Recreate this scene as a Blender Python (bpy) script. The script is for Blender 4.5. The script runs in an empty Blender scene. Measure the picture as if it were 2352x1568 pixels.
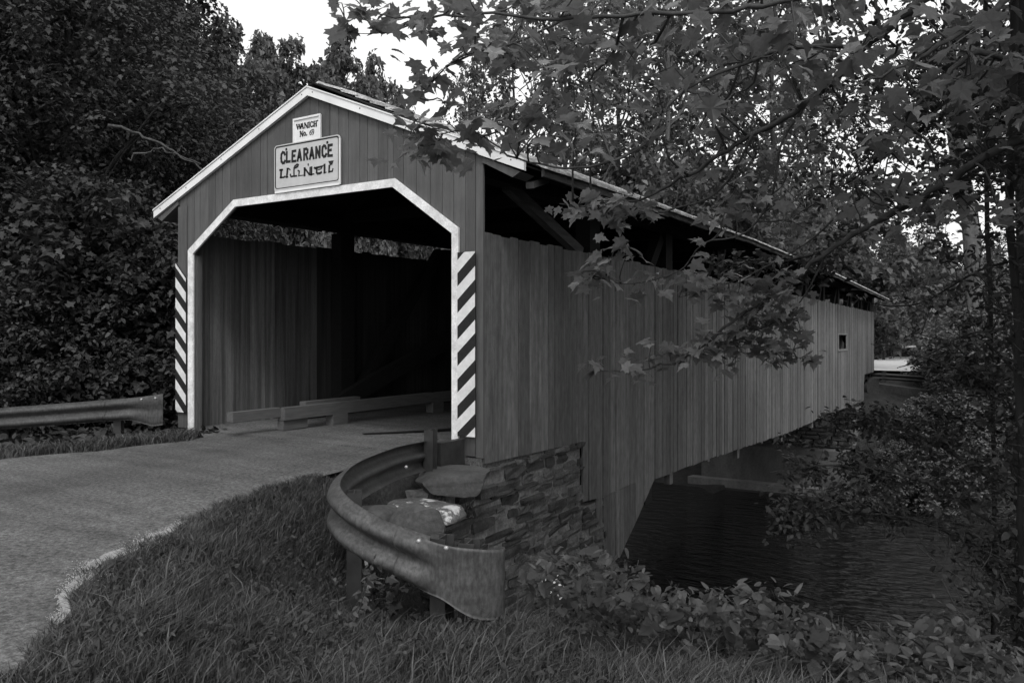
import bpy, math, random
import numpy as np
from math import sin, cos, pi, radians

rng = np.random.default_rng(7)
random.seed(7)
C = bpy.context.scene.collection

# ------------------------------------------------------------------ camera frame
F, CX, YH, TH, H = 1780., 1176., 768., radians(31.6), 1.4
RX = np.array([cos(TH), sin(TH), 0.]); VW = np.array([-sin(TH), cos(TH), 0.])
Z0 = F*H/(1054-YH); XC = (1110-CX)/F*Z0
CAM = -(XC*RX+Z0*VW); CAM[2] = H

def at(px, py, dep):
    """world point at a bearing and distance measured off the survey photo"""
    return CAM + dep*(VW + (px-CX)/F*RX + np.array([0, 0, (YH-py)/F]))

def dl(X, Y):
    """distance ahead of and to the right of the camera"""
    dx, dy = X-CAM[0], Y-CAM[1]
    return dx*VW[0]+dy*VW[1], dx*RX[0]+dy*RX[1]

# ------------------------------------------------------------------ mesh helpers
class MB:
    def __init__(s):
        s.v = []; s.f = []; s.n = 0
    def add(s, verts, faces):
        verts = np.asarray(verts, float)
        s.v.append(verts); s.f += [tuple(i+s.n for i in f) for f in faces]; s.n += len(verts)
        return s
    def box(s, a, b, jit=0):
        x0, y0, z0 = a; x1, y1, z1 = b
        v = np.array([(x0,y0,z0),(x1,y0,z0),(x1,y1,z0),(x0,y1,z0),(x0,y0,z1),(x1,y0,z1),(x1,y1,z1),(x0,y1,z1)], float)
        if jit: v += rng.normal(0, jit, v.shape)
        return s.add(v, BOXF)
    def prism(s, poly, d):
        """polygon (3-D points, any plane) extruded along vector d"""
        p = np.asarray(poly, float); n = len(p); q = p+np.asarray(d, float)
        fs = [tuple(range(n)), tuple(range(2*n-1, n-1, -1))]
        fs += [(i, (i+n), (i+1) % n+n, (i+1) % n) for i in range(n)]
        return s.add(np.vstack([p, q]), fs)
    def bar(s, p, q, w, h, up=(0, 0, 1)):
        p = np.asarray(p, float); q = np.asarray(q, float); t = q-p; t /= np.linalg.norm(t)
        u = np.asarray(up, float)
        if abs(np.dot(u, t)) > .95: u = np.array([1., 0, 0])
        a = np.cross(t, u); a /= np.linalg.norm(a); b = np.cross(a, t)
        v = [e+sa*a*w/2+sb*b*h/2 for e in (p, q) for sa, sb in ((-1,-1),(1,-1),(1,1),(-1,1))]
        return s.add(v, [(0,1,2,3),(7,6,5,4),(0,4,5,1),(1,5,6,2),(2,6,7,3),(3,7,4,0)])
    def tube(s, pts, rad, k=6):
        pts = np.asarray(pts, float); n = len(pts)
        rad = np.broadcast_to(np.asarray(rad, float), (n,))
        t = np.gradient(pts, axis=0); t /= np.linalg.norm(t, axis=1)[:, None]+1e-9
        ref = np.array([.31, .2, .93]); ref /= np.linalg.norm(ref)
        vs = []
        for i in range(n):
            a = np.cross(t[i], ref)
            if np.linalg.norm(a) < .1: a = np.cross(t[i], [1., 0, 0])
            a /= np.linalg.norm(a); b = np.cross(t[i], a)
            for j in range(k):
                g = 2*pi*j/k
                vs.append(pts[i]+rad[i]*(cos(g)*a+sin(g)*b))
        fs = [(i*k+j, i*k+(j+1) % k, (i+1)*k+(j+1) % k, (i+1)*k+j) for i in range(n-1) for j in range(k)]
        fs += [tuple(range(k-1, -1, -1)), tuple((n-1)*k+j for j in range(k))]
        return s.add(vs, fs)
    def build(s, name, mat, parent=None, smooth=False):
        v = np.vstack(s.v) if s.v else np.zeros((0, 3))
        return mkobj(name, v, s.f, mat, parent, smooth)
BOXF = [(3,2,1,0),(4,5,6,7),(0,1,5,4),(1,2,6,5),(2,3,7,6),(3,0,4,7)]

def mkobj(name, v, faces, mat, parent=None, smooth=False):
    me = bpy.data.meshes.new(name)
    v = np.asarray(v, np.float32)
    me.vertices.add(len(v)); me.vertices.foreach_set('co', v.ravel())
    if isinstance(faces, np.ndarray):
        k = faces.shape[1]; idx = faces.astype(np.int32).ravel(); st = np.arange(0, len(idx), k, dtype=np.int32)
        tot = np.full(len(st), k, np.int32)
    else:
        tot = np.array([len(f) for f in faces], np.int32)
        idx = np.array([i for f in faces for i in f], np.int32); st = np.concatenate([[0], np.cumsum(tot)[:-1]]).astype(np.int32)
    me.loops.add(len(idx)); me.loops.foreach_set('vertex_index', idx)
    me.polygons.add(len(st)); me.polygons.foreach_set('loop_start', st); me.polygons.foreach_set('loop_total', tot)
    me.polygons.foreach_set('use_smooth', np.full(len(st), bool(smooth)))
    me.update(calc_edges=True); me.validate()
    me.materials.append(mat)
    o = bpy.data.objects.new(name, me); C.objects.link(o)
    if parent is not None: o.parent = parent
    return o

def tag(o, label=None, cat=None, group=None, kind=None):
    for k, x in (('label', label), ('category', cat), ('group', group), ('kind', kind)):
        if x: o[k] = x
    return o

def thing(name, label, cat, loc=(0, 0, 0), group=None):
    o = bpy.data.objects.new(name, None); C.objects.link(o); o.location = loc
    o.empty_display_size = .2
    return tag(o, label, cat, group)

def keep(o):
    """children were built in world coordinates: take the base point off their meshes"""
    bpy_loc = np.array(o.location)
    for ch in children(o):
        me = ch.data
        a = np.empty(len(me.vertices)*3, np.float32); me.vertices.foreach_get('co', a)
        a = a.reshape(-1, 3)-bpy_loc.astype(np.float32); me.vertices.foreach_set('co', a.ravel()); me.update()
    return o
def children(o):
    return [c for c in C.objects if c.parent == o]

def copy_tree(o):
    c = o.copy(); C.objects.link(c)
    for ch in KIDS[o.name]:
        d = ch.copy(); C.objects.link(d); d.parent = c
    return c
KIDS = {}

# ------------------------------------------------------------------ materials (the photograph is black and white: every colour is a grey)
def mat(name, g, rough=.85, isl=0., noise=(), bump=(), spec=.3, trans=0., metal=0., lo=.0):
    m = bpy.data.materials.new(name); m.use_nodes = True
    nt = m.node_tree; N = nt.nodes; L = nt.links; N.clear()
    out = N.new('ShaderNodeOutputMaterial'); bs = N.new('ShaderNodeBsdfPrincipled')
    bs.inputs['Roughness'].default_value = rough; bs.inputs['Specular IOR Level'].default_value = spec
    bs.inputs['Metallic'].default_value = metal
    tc = N.new('ShaderNodeTexCoord')
    def nz(sc, st, det, typ='noise'):
        mp = N.new('ShaderNodeMapping'); mp.inputs['Scale'].default_value = st; L.new(tc.outputs['Object'], mp.inputs[0])
        if typ == 'noise':
            t = N.new('ShaderNodeTexNoise'); t.inputs['Scale'].default_value = sc; t.inputs['Detail'].default_value = det
            t.inputs['Roughness'].default_value = .6
        elif typ == 'wave':
            t = N.new('ShaderNodeTexWave'); t.inputs['Scale'].default_value = sc; t.inputs['Distortion'].default_value = 2.5
            t.bands_direction = 'Z'
        else:
            t = N.new('ShaderNodeTexVoronoi'); t.inputs['Scale'].default_value = sc
        L.new(mp.outputs[0], t.inputs['Vector'])
        return t.outputs[0] if typ != 'noise' else t.outputs['Fac']
    def math_(op, a, b):
        k = N.new('ShaderNodeMath'); k.operation = op
        for i, x in enumerate((a, b)):
            if isinstance(x, (int, float)): k.inputs[i].default_value = x
            else: L.new(x, k.inputs[i])
        return k.outputs[0]
    val = None
    def mul(x):
        nonlocal val
        val = x if val is None else math_('MULTIPLY', val, x)
    if isl:
        ge = N.new('ShaderNodeNewGeometry')
        mul(math_('ADD', math_('MULTIPLY', ge.outputs['Random Per Island'], 2*isl), 1-isl))
    for q in noise:
        sc, st, amt = q[:3]; det = q[3] if len(q) > 3 else 4.; typ = q[4] if len(q) > 4 else 'noise'
        mr = N.new('ShaderNodeMapRange'); mr.inputs['From Min'].default_value = .3; mr.inputs['From Max'].default_value = .7
        mr.inputs['To Min'].default_value = 1-amt; mr.inputs['To Max'].default_value = 1+amt
        L.new(nz(sc, st, det, typ), mr.inputs['Value']); mul(mr.outputs[0])
    if val is None: bs.inputs['Base Color'].default_value = (g, g, g, 1)
    else:
        v2 = math_('ADD', math_('MULTIPLY', val, g), lo)
        L.new(v2, bs.inputs['Base Color'])
    prev = None
    for sc, st, strength, dist, typ in bump:
        b = N.new('ShaderNodeBump'); b.inputs['Strength'].default_value = strength; b.inputs['Distance'].default_value = dist
        L.new(nz(sc, st, 5., typ), b.inputs['Height'])
        if prev: L.new(prev, b.inputs['Normal'])
        prev = b.outputs[0]
    if prev: L.new(prev, bs.inputs['Normal'])
    if trans:
        tr = N.new('ShaderNodeBsdfTranslucent'); mx = N.new('ShaderNodeMixShader'); mx.inputs[0].default_value = trans
        if val is None: tr.inputs[0].default_value = (g, g, g, 1)
        else: L.new(v2, tr.inputs[0])
        L.new(bs.outputs[0], mx.inputs[1]); L.new(tr.outputs[0], mx.inputs[2]); L.new(mx.outputs[0], out.inputs[0])
    else: L.new(bs.outputs[0], out.inputs[0])
    return m

M = {}
M['facade'] = mat('painted_facade_board', 0.09, .8, .20, [(3, (6, 6, .5), .18), (1.2, (1, 1, 1), .12), (40, (8, 8, .4), .12)],
                  [(55, (.15, .15, 1), .25, .004, 'wave'), (30, (4, 4, .4), .25, .004, 'noise')])
M['siding'] = mat('painted_siding_board', 0.107, .8, .30, [(3, (6, 6, .35), .3), (.5, (1, 1, 1), .2), (50, (6, 6, .3), .15), (9, (1.5, 1.5, .6), .24)],
                  [(30, (4, 4, .3), .35, .005, 'noise')])
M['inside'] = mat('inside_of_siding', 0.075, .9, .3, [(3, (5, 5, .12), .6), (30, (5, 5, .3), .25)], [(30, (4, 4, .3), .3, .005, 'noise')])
M['raw_boards'] = mat('raw_dark_boards', .022, .9, .35, [(3, (5, 5, .15), .5)])  # same inner boards with the bridge's interior shade painted into the colour
M['trim'] = mat('white_trim_paint', 0.72, .6, .05, [(9, (1, 1, 1), .2), (2, (1, 1, 1), .12), (45, (1, 1, 1), .14)], [(60, (1, 1, 1), .2, .003, 'noise')])
M['metal_trim'] = mat('white_metal_trim', 0.78, .35, 0, [(2, (1, 1, 1), .12)], (), .5)
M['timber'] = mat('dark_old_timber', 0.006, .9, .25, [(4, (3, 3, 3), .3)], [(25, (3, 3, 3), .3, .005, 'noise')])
M['rail_timber'] = mat('grey_planed_timber', 0.085, .8, .15, [(5, (6, .6, 6), .2)], [(30, (4, .4, 4), .25, .004, 'noise')])
M['shingle'] = mat('weathered_shingles', 0.5, .75, .35, [(14, (1, .35, 1), .5), (40, (2, .3, 2), .3)], [(40, (1, .3, 1), .5, .01, 'noise')])
M['eave'] = mat('eave_timber', .07, .9, .3, [(6, (3, .4, 3), .35)], [(30, (2, .5, 2), .4, .006, 'noise')])
M['deck'] = mat('bridge_deck', 0.085, .9, .12, [(8, (1, 1, 1), .25)], [(60, (1, 1, 1), .3, .004, 'noise')])
M['tar'] = mat('black_tar', .008, .7)
M['sign_face'] = mat('sign_sheeting', 0.5, .45, 0, [(4, (1, 1, 1), .08), (14, (1, 1, 2), .05)], (), .4)
M['plaque_face'] = mat('plaque_paint', 0.75, .6, 0, [(14, (1, 1, 3), .08)], ())
M['ink'] = mat('black_sign_paint', .012, .6)
M['stripe_black'] = mat('black_stripe_paint', .016, .7, 0, [(20, (1, 1, 1), .3)])
M['stripe_white'] = mat('white_stripe_paint', 0.68, .6, 0, [(14, (1, 1, 1), .12), (3, (1, 1, 1), .08)], [(60, (1, 1, 3), .2, .002, 'noise')])
M['steel'] = mat('weathered_guardrail_steel', 0.05, .6, 0, [(7, (1, 1, 2), .3), (45, (1, 1, .5), .4), (1.3, (1, 1, 1), .18), (14, (4, 4, .4), .25)], [(60, (1, 1, 1), .12, .003, 'noise')], .4, 0, .12)
M['steel_post'] = mat('rusty_post_steel', 0.035, .6, 0, [(8, (1, 1, 1), .35)], (), .4, 0, .2)
M['bolt'] = mat('galvanised_bolt', 0.35, .35, 0, (), (), .5, 0, .3)
M['stone'] = mat('rubble_stone', 0.065, .9, .55, [(6, (1, 1, 1), .4), (34, (1, 1, 1), .4)], [(14, (1, 1, 1), .7, .03, 'noise'), (60, (1, 1, 1), .4, .008, 'noise')])
M['mortar'] = mat('lime_mortar', 0.15, .95, 0, [(4, (1, 1, 1), .5), (22, (1, 1, 1), .35)], [(16, (1, 1, 1), .9, .04, 'noise')])
M['boulder'] = mat('brown_boulder', 0.07, .85, 0, [(3, (1, 1, 1), .3), (25, (1, 1, 1), .2)], [(7, (1, 1, 1), .6, .04, 'noise'), (50, (1, 1, 1), .3, .006, 'noise')])
M['lime'] = mat('limewashed_rock', .10, .9, 0, [(4, (1, 1, 1), .35), (30, (1, 1, 1), .3)], [(9, (1, 1, 1), .9, .05, 'noise'), (40, (1, 1, 1), .5, .01, 'noise')])
def lime_patches(m):
    nt = m.node_tree; bs = next(n for n in nt.nodes if n.type == 'BSDF_PRINCIPLED'); src = bs.inputs['Base Color'].links[0].from_socket
    tc = nt.nodes.new('ShaderNodeTexCoord'); n1 = nt.nodes.new('ShaderNodeTexNoise'); n1.inputs['Scale'].default_value = 5.5; n1.inputs['Detail'].default_value = 9; n1.inputs['Roughness'].default_value = .68
    nt.links.new(tc.outputs['Object'], n1.inputs['Vector'])
    mr = nt.nodes.new('ShaderNodeMapRange'); mr.inputs['From Min'].default_value = .515; mr.inputs['From Max'].default_value = .575; nt.links.new(n1.outputs['Fac'], mr.inputs['Value'])
    mx = nt.nodes.new('ShaderNodeMix'); mx.data_type = 'RGBA'; nt.links.new(mr.outputs[0], mx.inputs[0]); nt.links.new(src, mx.inputs[6]); mx.inputs[7].default_value = (.55, .55, .55, 1)
    nt.links.new(mx.outputs[2], bs.inputs['Base Color'])
lime_patches(M['lime'])
M['concrete'] = mat('stained_concrete', 0.1, .9, 0, [(1.2, (1, 1, .5), .35), (12, (1, 1, 1), .2)], [(30, (1, 1, 1), .3, .01, 'noise')])
M['wet_concrete'] = mat('mossy_concrete', .045, .9, 0, [(1.2, (1, 1, .5), .5), (12, (1, 1, 1), .25)])
M['pale_concrete'] = mat('pale_ledge_concrete', 0.15, .9, 0, [(1.2, (1, 1, .5), .35), (12, (1, 1, 1), .2)])
M['frame'] = mat('weathered_window_frame', .2, .8, 0, [(9, (1, 1, 1), .2)])
M['asphalt'] = mat('worn_asphalt', 0.088, .9, 0, [(.5, (1, .35, 1), .4), (30, (1, 1, 1), .6), (90, (1, 1, 1), .5), (1.6, (.25, 2.2, 1), .26), (6, (1, 1, 1), .12)], [(170, (1, 1, 1), .6, .006, 'noise')])
M['gravel'] = mat('pale_gravel_grain', 0.32, .95, .35, [(40, (1, 1, 1), .3)])
M['soil'] = mat('leaf_litter_soil', 0.025, .95, 0, [(3, (1, 1, 1), .4), (30, (1, 1, 1), .45)], [(25, (1, 1, 1), .8, .04, 'noise')])
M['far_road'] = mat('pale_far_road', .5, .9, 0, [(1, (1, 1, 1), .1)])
M['bark'] = mat('dark_bark', 0.02, .9, 0, [(7, (1, 1, .25), .4)], [(20, (1, 1, .2), .7, .02, 'noise')])
M['twig'] = mat('grey_twig_bark', .05, .9, 0, [(12, (1, 1, 1), .35)], [(30, (1, 1, 1), .4, .004, 'noise')])
M['pale_bark'] = mat('pale_mottled_bark', 0.09, .9, 0, [(5, (1, 1, .5), .5), (1.3, (1, 1, .4), .35)], [(14, (1, 1, .3), .5, .02, 'noise')])
M['deadwood'] = mat('bleached_branch', 0.055, .9, 0, [(14, (1, 1, 1), .6)], [(30, (1, 1, 1), .4, .006, 'noise')])
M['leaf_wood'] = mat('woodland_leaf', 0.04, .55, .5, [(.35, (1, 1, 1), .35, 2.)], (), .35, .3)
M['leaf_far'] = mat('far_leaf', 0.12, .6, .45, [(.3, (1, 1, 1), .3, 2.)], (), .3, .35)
M['leaf_maple'] = mat('maple_leaf', 0.2, .42, .42, [(30, (1, 1, 1), .12)], (), .35, .42)
M['leaf_small'] = mat('small_oval_leaf', 0.055, .5, .4, (), (), .35, .3)
M['leaf_vine'] = mat('vine_leaf', 0.037, .5, .45, [(25, (1, 1, 1), .12)], (), .35, .25)
M['grass'] = mat('grass_blade', 0.075, .6, .7, [(.9, (1, 1, 1), .3, 2.)], (), .3, .3)
M['flower'] = mat('white_petal', .7, .8, 0, (), (), .2, .3)

# water: dark glossy sheet with wind ripples
def water_mat():
    m = bpy.data.materials.new('creek_water'); m.use_nodes = True
    nt = m.node_tree; N = nt.nodes; L = nt.links
    bs = N['Principled BSDF']; bs.inputs['Base Color'].default_value = (.006, .006, .006, 1)
    bs.inputs['Roughness'].default_value = .06; bs.inputs['IOR'].default_value = 1.33
    tc = N.new('ShaderNodeTexCoord'); prev = None
    for sc, st, s_, d in ((1.2, (1, 3., 1), 1., .24), (4.2, (1, 3., 1), 1., .07)):
        mp = N.new('ShaderNodeMapping'); mp.inputs['Scale'].default_value = st; mp.inputs['Rotation'].default_value = (0, 0, -.55)
        L.new(tc.outputs['Object'], mp.inputs[0])
        t = N.new('ShaderNodeTexNoise'); t.inputs['Scale'].default_value = sc; t.inputs['Detail'].default_value = 3
        L.new(mp.outputs[0], t.inputs['Vector'])
        b = N.new('ShaderNodeBump'); b.inputs['Strength'].default_value = s_; b.inputs['Distance'].default_value = d
        L.new(t.outputs['Fac'], b.inputs['Height'])
        if prev: L.new(prev, b.inputs['Normal'])
        prev = b.outputs[0]
    L.new(prev, bs.inputs['Normal'])
    return m
M['water'] = water_mat()

# ------------------------------------------------------------------ terrain
def sst(a, b, x):
    t = np.clip((x-a)/(b-a), 0, 1); return t*t*(3-2*t)
RE_Y = np.array([-40, -14, -8, -5.6, -5.43, -5.1, -4.99, -4.57, -3.84, -3.28, -2.28, -1.2, 0.0, 3.])
RE_X = np.array([6, 3.6, 2.35, 1.38, 1.24, .95, .72, .27, -.06, -.43, -.75, -.88, -.62, -.62])
LE_Y = np.array([-40, -12, -6, -2.8, -2., -1., -.4, 0., 3.])
LE_X = np.array([-14, -7, -5.5, -4.75, -4.45, -4.3, -4.35, -5.0, -5.0])
def road_r(Y): return np.interp(Y, RE_Y, RE_X)
def road_l(Y): return np.interp(Y, LE_Y, LE_X)
PD = [-60, 0, 3.5, 4.4, 5, 6.5, 8, 10, 12, 14.5, 400]
PZ_ = [-.1, -.2, -.27, -.36, -.5, -1.1, -1.85, -2.8, -4.0, -5.75, -5.9]
def ground(X, Y):
    X = np.asarray(X, float); Y = np.asarray(Y, float)
    dep, lat = dl(X, Y)
    right = np.interp(dep+.48*np.clip(lat-.3, 0, 4)*sst(2.6, 4., dep), PD, PZ_)
    s = X-road_r(Y)
    ta, tb_ = np.interp(Y, [-2.4, -.9], [.15, .44]), np.interp(Y, [-2.4, -.9], [1.7, .60])
    q = np.clip((s-ta)/(tb_-ta), 0, 1); t = q*q*(3-2*q)
    road = np.full_like(X, -.022)
    und = np.interp(Y, [2.45, 2.6, 4, 9, 12], [-.06, -1.7, -2.6, -5.6, -5.8])    # in front of the near abutment
    road = np.minimum(road, und)
    h = road*(1-t)+np.minimum(right, und)*t
    ls = road_l(Y)-X
    left = -.022-.35*sst(.2, 1.2, ls)-.5*sst(2, 6, ls)
    leftbank = np.interp(Y, [-.5, 1.5, 9, 12], [0, -.6, -5.2, -5.4])
    h = np.where(ls > 0, np.minimum(left, left+leftbank), h)
    far = np.interp(Y, [25, 27, 33, 45, 70, 140, 400], [-6, -5.2, -1.1, -.85, -.7, 6, 30])
    far = far+np.where(Y > 33, np.clip((np.abs(X+1)-8)*.07, 0, 3), 0)*sst(33, 45, Y)
    h = np.maximum(h, far)
    hill = np.clip(-X-26, 0, 80)*.28*sst(-30, 30, Y+20)
    h = h+hill
    return h+.025*np.sin(X*2.3+Y)*np.cos(Y*2.9-X)*(s > .3)
def ax(fine0, fine1, st, lo, hi):
    a = np.arange(fine0, fine1+1e-6, st)
    l = []; x = fine0; d = st
    while x > lo: d *= 1.25; x -= d; l.append(x)
    r = []; x = fine1; d = st
    while x < hi: d *= 1.25; x += d; r.append(x)
    return np.array(l[::-1]+list(a)+r)
gx = ax(-9, 9, .14, -260, 260); gy = ax(-8, 12, .14, -120, 420)
GX, GY = np.meshgrid(gx, gy)
gv = np.stack([GX, GY, ground(GX, GY)], -1).reshape(-1, 3)
nx, ny = len(gx), len(gy)
ii = (np.arange(ny-1)[:, None]*nx+np.arange(nx-1)[None]).ravel()
tag(mkobj('ground', gv, np.stack([ii, ii+1, ii+nx+1, ii+nx], 1), M['soil'], None, True), kind='structure')

# near road: one sheet 4 cm above the soil
ys = np.concatenate([np.arange(-40, -8, 2.), np.arange(-8, .01, .2)]); ys[-1] = -.01
rv, rf = [], []
for i, y in enumerate(ys):
    a, b = float(road_l(y)), float(road_r(y))
    for j in range(13):
        u = j/12; rv.append((a+(b-a)*u, y, -.012+.012*sin(pi*u)*(1 if y < -.5 else 0)))
for i in range(len(ys)-1):
    for j in range(12):
        rf.append((i*13+j, i*13+j+1, (i+1)*13+j+1, (i+1)*13+j))
tag(mkobj('road', rv, rf, M['asphalt'], None, True), kind='structure')
# far road, bright in the open beyond the bridge
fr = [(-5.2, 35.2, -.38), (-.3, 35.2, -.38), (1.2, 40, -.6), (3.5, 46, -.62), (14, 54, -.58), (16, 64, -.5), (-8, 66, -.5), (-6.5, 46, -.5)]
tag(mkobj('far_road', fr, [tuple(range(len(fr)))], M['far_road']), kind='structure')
# creek
tag(mkobj('creek_water', [(-120, 5, -5.3), (160, -10, -5.3), (160, 31, -5.3), (-120, 31, -5.3)], [(0, 1, 2, 3)], M['water']), kind='structure')

# ------------------------------------------------------------------ the covered bridge
W = 5.45; LEN = 34.9
br = thing('covered_bridge', 'long wooden covered bridge with vertical board siding and a white trimmed gable portal', 'covered bridge')
def gable(x): return 4.60-abs(x+W/2)*.408          # underside of the roof over the portal
OPX = [-5.10, -5.10, -4.18, -1.31, -.41, -.41]; OPZ = [0, 2.60, 3.19, 3.19, 2.58, 0]
def facade(yf, th, zb):
    mb = MB(); x = -W
    brk = [-5.10, -4.18, -1.31, -.41, -W/2, 0.]
    while x < -1e-6:
        x1 = min(x+rng.uniform(.13, .21), 0)
        for b in brk:
            if x+1e-6 < b < x1+.03: x1 = b
        def low(q): return np.interp(q, [-5.10, -4.18, -1.31, -.41], [2.60, 3.19, 3.19, 2.58]) if -5.10-1e-6 <= q <= -.41+1e-6 else zb
        m = (x+x1)/2; inside = -5.10 < m < -.41
        g = .0035; a, b = x+g, x1-g
        la, lb = (low(a), low(b)) if inside else (zb+rng.uniform(-.01, .01),)*2
        dy = rng.uniform(0, .006)
        mb.prism([(a, yf+dy, la), (b, yf+dy, lb), (b, yf+dy, gable(b)), (a, yf+dy, gable(a))], (0, th, 0))
        x = x1
    return mb
facade(0., .03, .01).build('facade', M['facade'], br)
facade(LEN-.03, .03, -.37).build('far_facade', M['facade'], br)
# dark backing strips behind the seams
bk = MB()
bk.prism([(x, .06, z) for x, z in ((-W+.05, 3.2), (-W/2, 4.5), (-.05, 3.2), (-1.31, 3.22), (-4.18, 3.22))][::-1], (0, .02, 0))
bk.build('facade_backing', M['timber'], br)
# white trim round the opening
tr = MB(); o_ = [(-5.215, 0), (-5.215, 2.64), (-4.21, 3.29), (-1.275, 3.285), (-.325, 2.62), (-.325, 0)]
i_ = [(-5.10, 0), (-5.10, 2.58), (-4.175, 3.19), (-1.31, 3.185), (-.42, 2.565), (-.42, 0)]
for k in range(5):
    g0 = .002
    tr.prism([(o_[k][0], -.028, o_[k][1]+g0), (o_[k+1][0], -.028, o_[k+1][1]-g0), (i_[k+1][0], -.028, i_[k+1][1]-g0), (i_[k][0], -.028, i_[k][1]+g0)], (0, .0265, 0))
# reveals
tr.build('opening_trim', M['trim'], br)
rv_ = MB(); rv_.box((-5.12, .036, 0), (-5.084, .12, 2.56)); rv_.build('jamb_reveal', M['inside'], br)
# corner boards
cb = MB(); cb.box((-W-.012, -.014, .02), (-W+.19, -.001, 3.3)); cb.build('corner_board', M['facade'], br)
# rake boards with a folded metal drip edge
for sgn in (-1, 1):
    xe = -W/2+sgn*(W/2+.56); ze = gable(xe)
    rb = MB(); p0 = (-W/2, 4.60); p1 = (xe, ze)
    rb.prism([(p0[0], -.05, p0[1]+.02), (p1[0], -.05, p1[1]+.02), (p1[0], -.05, p1[1]-.085), (p0[0], -.05, p0[1]-.085)], (0, .045, 0))
    rb.build('rake_board', M['metal_trim'], br)
    md = MB(); md.prism([(p0[0], -.062, p0[1]+.04), (p1[0]+sgn*.01, -.062, p1[1]+.04), (p1[0]+sgn*.01, -.062, p1[1]+.022), (p0[0], -.062, p0[1]+.022)], (0, .36 if sgn > 0 else .2, 0))
    md.build('drip_edge', M['metal_trim'], br)
    for u in (.03, .28, .52, .76, .95):
        x = p0[0]+(p1[0]-p0[0])*u; z = p0[1]+(p1[1]-p0[1])*u-.02
        MB().box((x-.006, -.056, z-.006), (x+.006, -.05, z+.006)).build('nail', M['stripe_black'], br)
    # boxed soffit return
    s_ = MB(); xa = 0 if sgn > 0 else -W
    s_.prism([(xa+sgn*.004, -.02, gable(xa)-.10), (xe-sgn*.06, -.02, ze-.087), (xe-sgn*.16, -.02, ze-.14), (xa+sgn*.004, -.02, gable(xa)-.16)], (0, .3, 0))
    s_.build('soffit_return', M['facade'], br)

def roofz(x): return 4.725-.449*abs(x+W/2)
def camb(y): return np.interp(y, [0, 2.5, 9.4, 20, 30, 36], [0, .05, .14, .10, -.04, -.13])
# siding, board by board
def low_edge(y):
    return np.interp(y, [0, 2.53, 2.531, 2.95, 2.951, 3.78, 5.27, 8.6, 15.5, 23.6, 31.2, 31.21, LEN],
                     [-.06, -.10, -.95, -.97, -1.82, -2.03, -1.06, -1.14, -1.38, -1.46, -1.6, -.42, -.44])
def siding(x0, x1, top, mat_, gap, win=False, ya=.036, yb=None):
    mb = MB(); y = ya; yb = yb or LEN-.036
    while y < yb-.004:
        y1 = min(y+rng.uniform(.15, .29), yb)
        for b in (2.53, 2.95, 3.78, 5.27, 31.2):
            if y+1e-3 < b < y1+.06: y1 = b
        if win:
            for b in (24.1, 26.2):
                if y+1e-3 < b < y1+.06: y1 = b
        wide = rng.uniform() < .22
        a, b = y+gap/2, y1-gap/2-(gap*2 if wide else 0); dx = rng.uniform(-.010, .006)
        t = top(y)+rng.uniform(-.018, .018)
        la, lb = low_edge(a), low_edge(b)
        if y > 5.3 and y1 < 31.1: la = lb = (la+lb)/2+rng.uniform(-.012, .012)
        def pl(za, zb, zt): mb.prism([(x1+dx, a, za), (x1+dx, b, zb), (x1+dx, b, zt), (x1+dx, a, zt)], (x0-x1, 0, 0))
        if win and 24.1 <= (a+b)/2 <= 26.2: pl(la, lb, .84); pl(1.37, 1.37, t)
        elif 2.95 < (a+b)/2 < 4.4: 
            zs = -1.0+.02*(a-3); pl(la, lb, zs-.003); pl(zs+.003, zs+.003, t)
        else: pl(la, lb, t)
        y = y1
    return mb.build('siding', mat_, br)
siding(-.028, 0, lambda y: np.interp(y, [0, 2.5, 20, LEN], [2.54, 2.56, 2.55, 2.50]), M['siding'], .012, True)
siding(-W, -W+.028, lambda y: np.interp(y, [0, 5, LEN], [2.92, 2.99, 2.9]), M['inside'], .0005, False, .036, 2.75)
siding(-W, -W+.028, lambda y: np.interp(y, [0, 5, LEN], [2.92, 2.99, 2.9]), M['raw_boards'], .0005, False, 2.75)  # left wall past the portal, darkened by colour to stand for shade
wf = MB()
for y in (24.1, 26.2): wf.box((-.03, y-.03, .80), (.02, y+.03, 1.41))
wf.box((-.03, 24.07, .77), (.03, 26.23, .80)); wf.box((-.03, 24.07, 1.41), (.02, 26.23, 1.44))
wf.build('window', M['frame'], br)

# roof in lapping courses
mb = MB(); NC = 13
for sgn in (-1, 1):
    for k in range(NC):
        u0, u1 = k/NC, (k+1)/NC+.012
        y = .30 if sgn > 0 else .15
        while y < LEN+.45:
            y1 = min(y+rng.uniform(.1, .22), LEN+.45)
            hw = W/2+(.60 if sgn > 0 else .34)
            xa, xb = -W/2+sgn*hw*u0, -W/2+sgn*(hw*u1+rng.uniform(0, .02))
            c0, c1 = camb(y), camb(y1)
            za, zb = roofz(xa)+.03, roofz(xb)+.055+rng.uniform(0, .006)
            v = [(xa, y, za+c0), (xa, y1, za+c1), (xb, y1-.002, zb+c1), (xb, y, zb+c0)]
            if sgn < 0: v = v[::-1]
            mb.prism(v, (0, 0, -.03))
            y = y1
mb.build('roof', M['shingle'], br)
rd = MB()                                                                # roof boarding under the shingles
yy = list(np.arange(.05, LEN+.4, 1.0))
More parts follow.
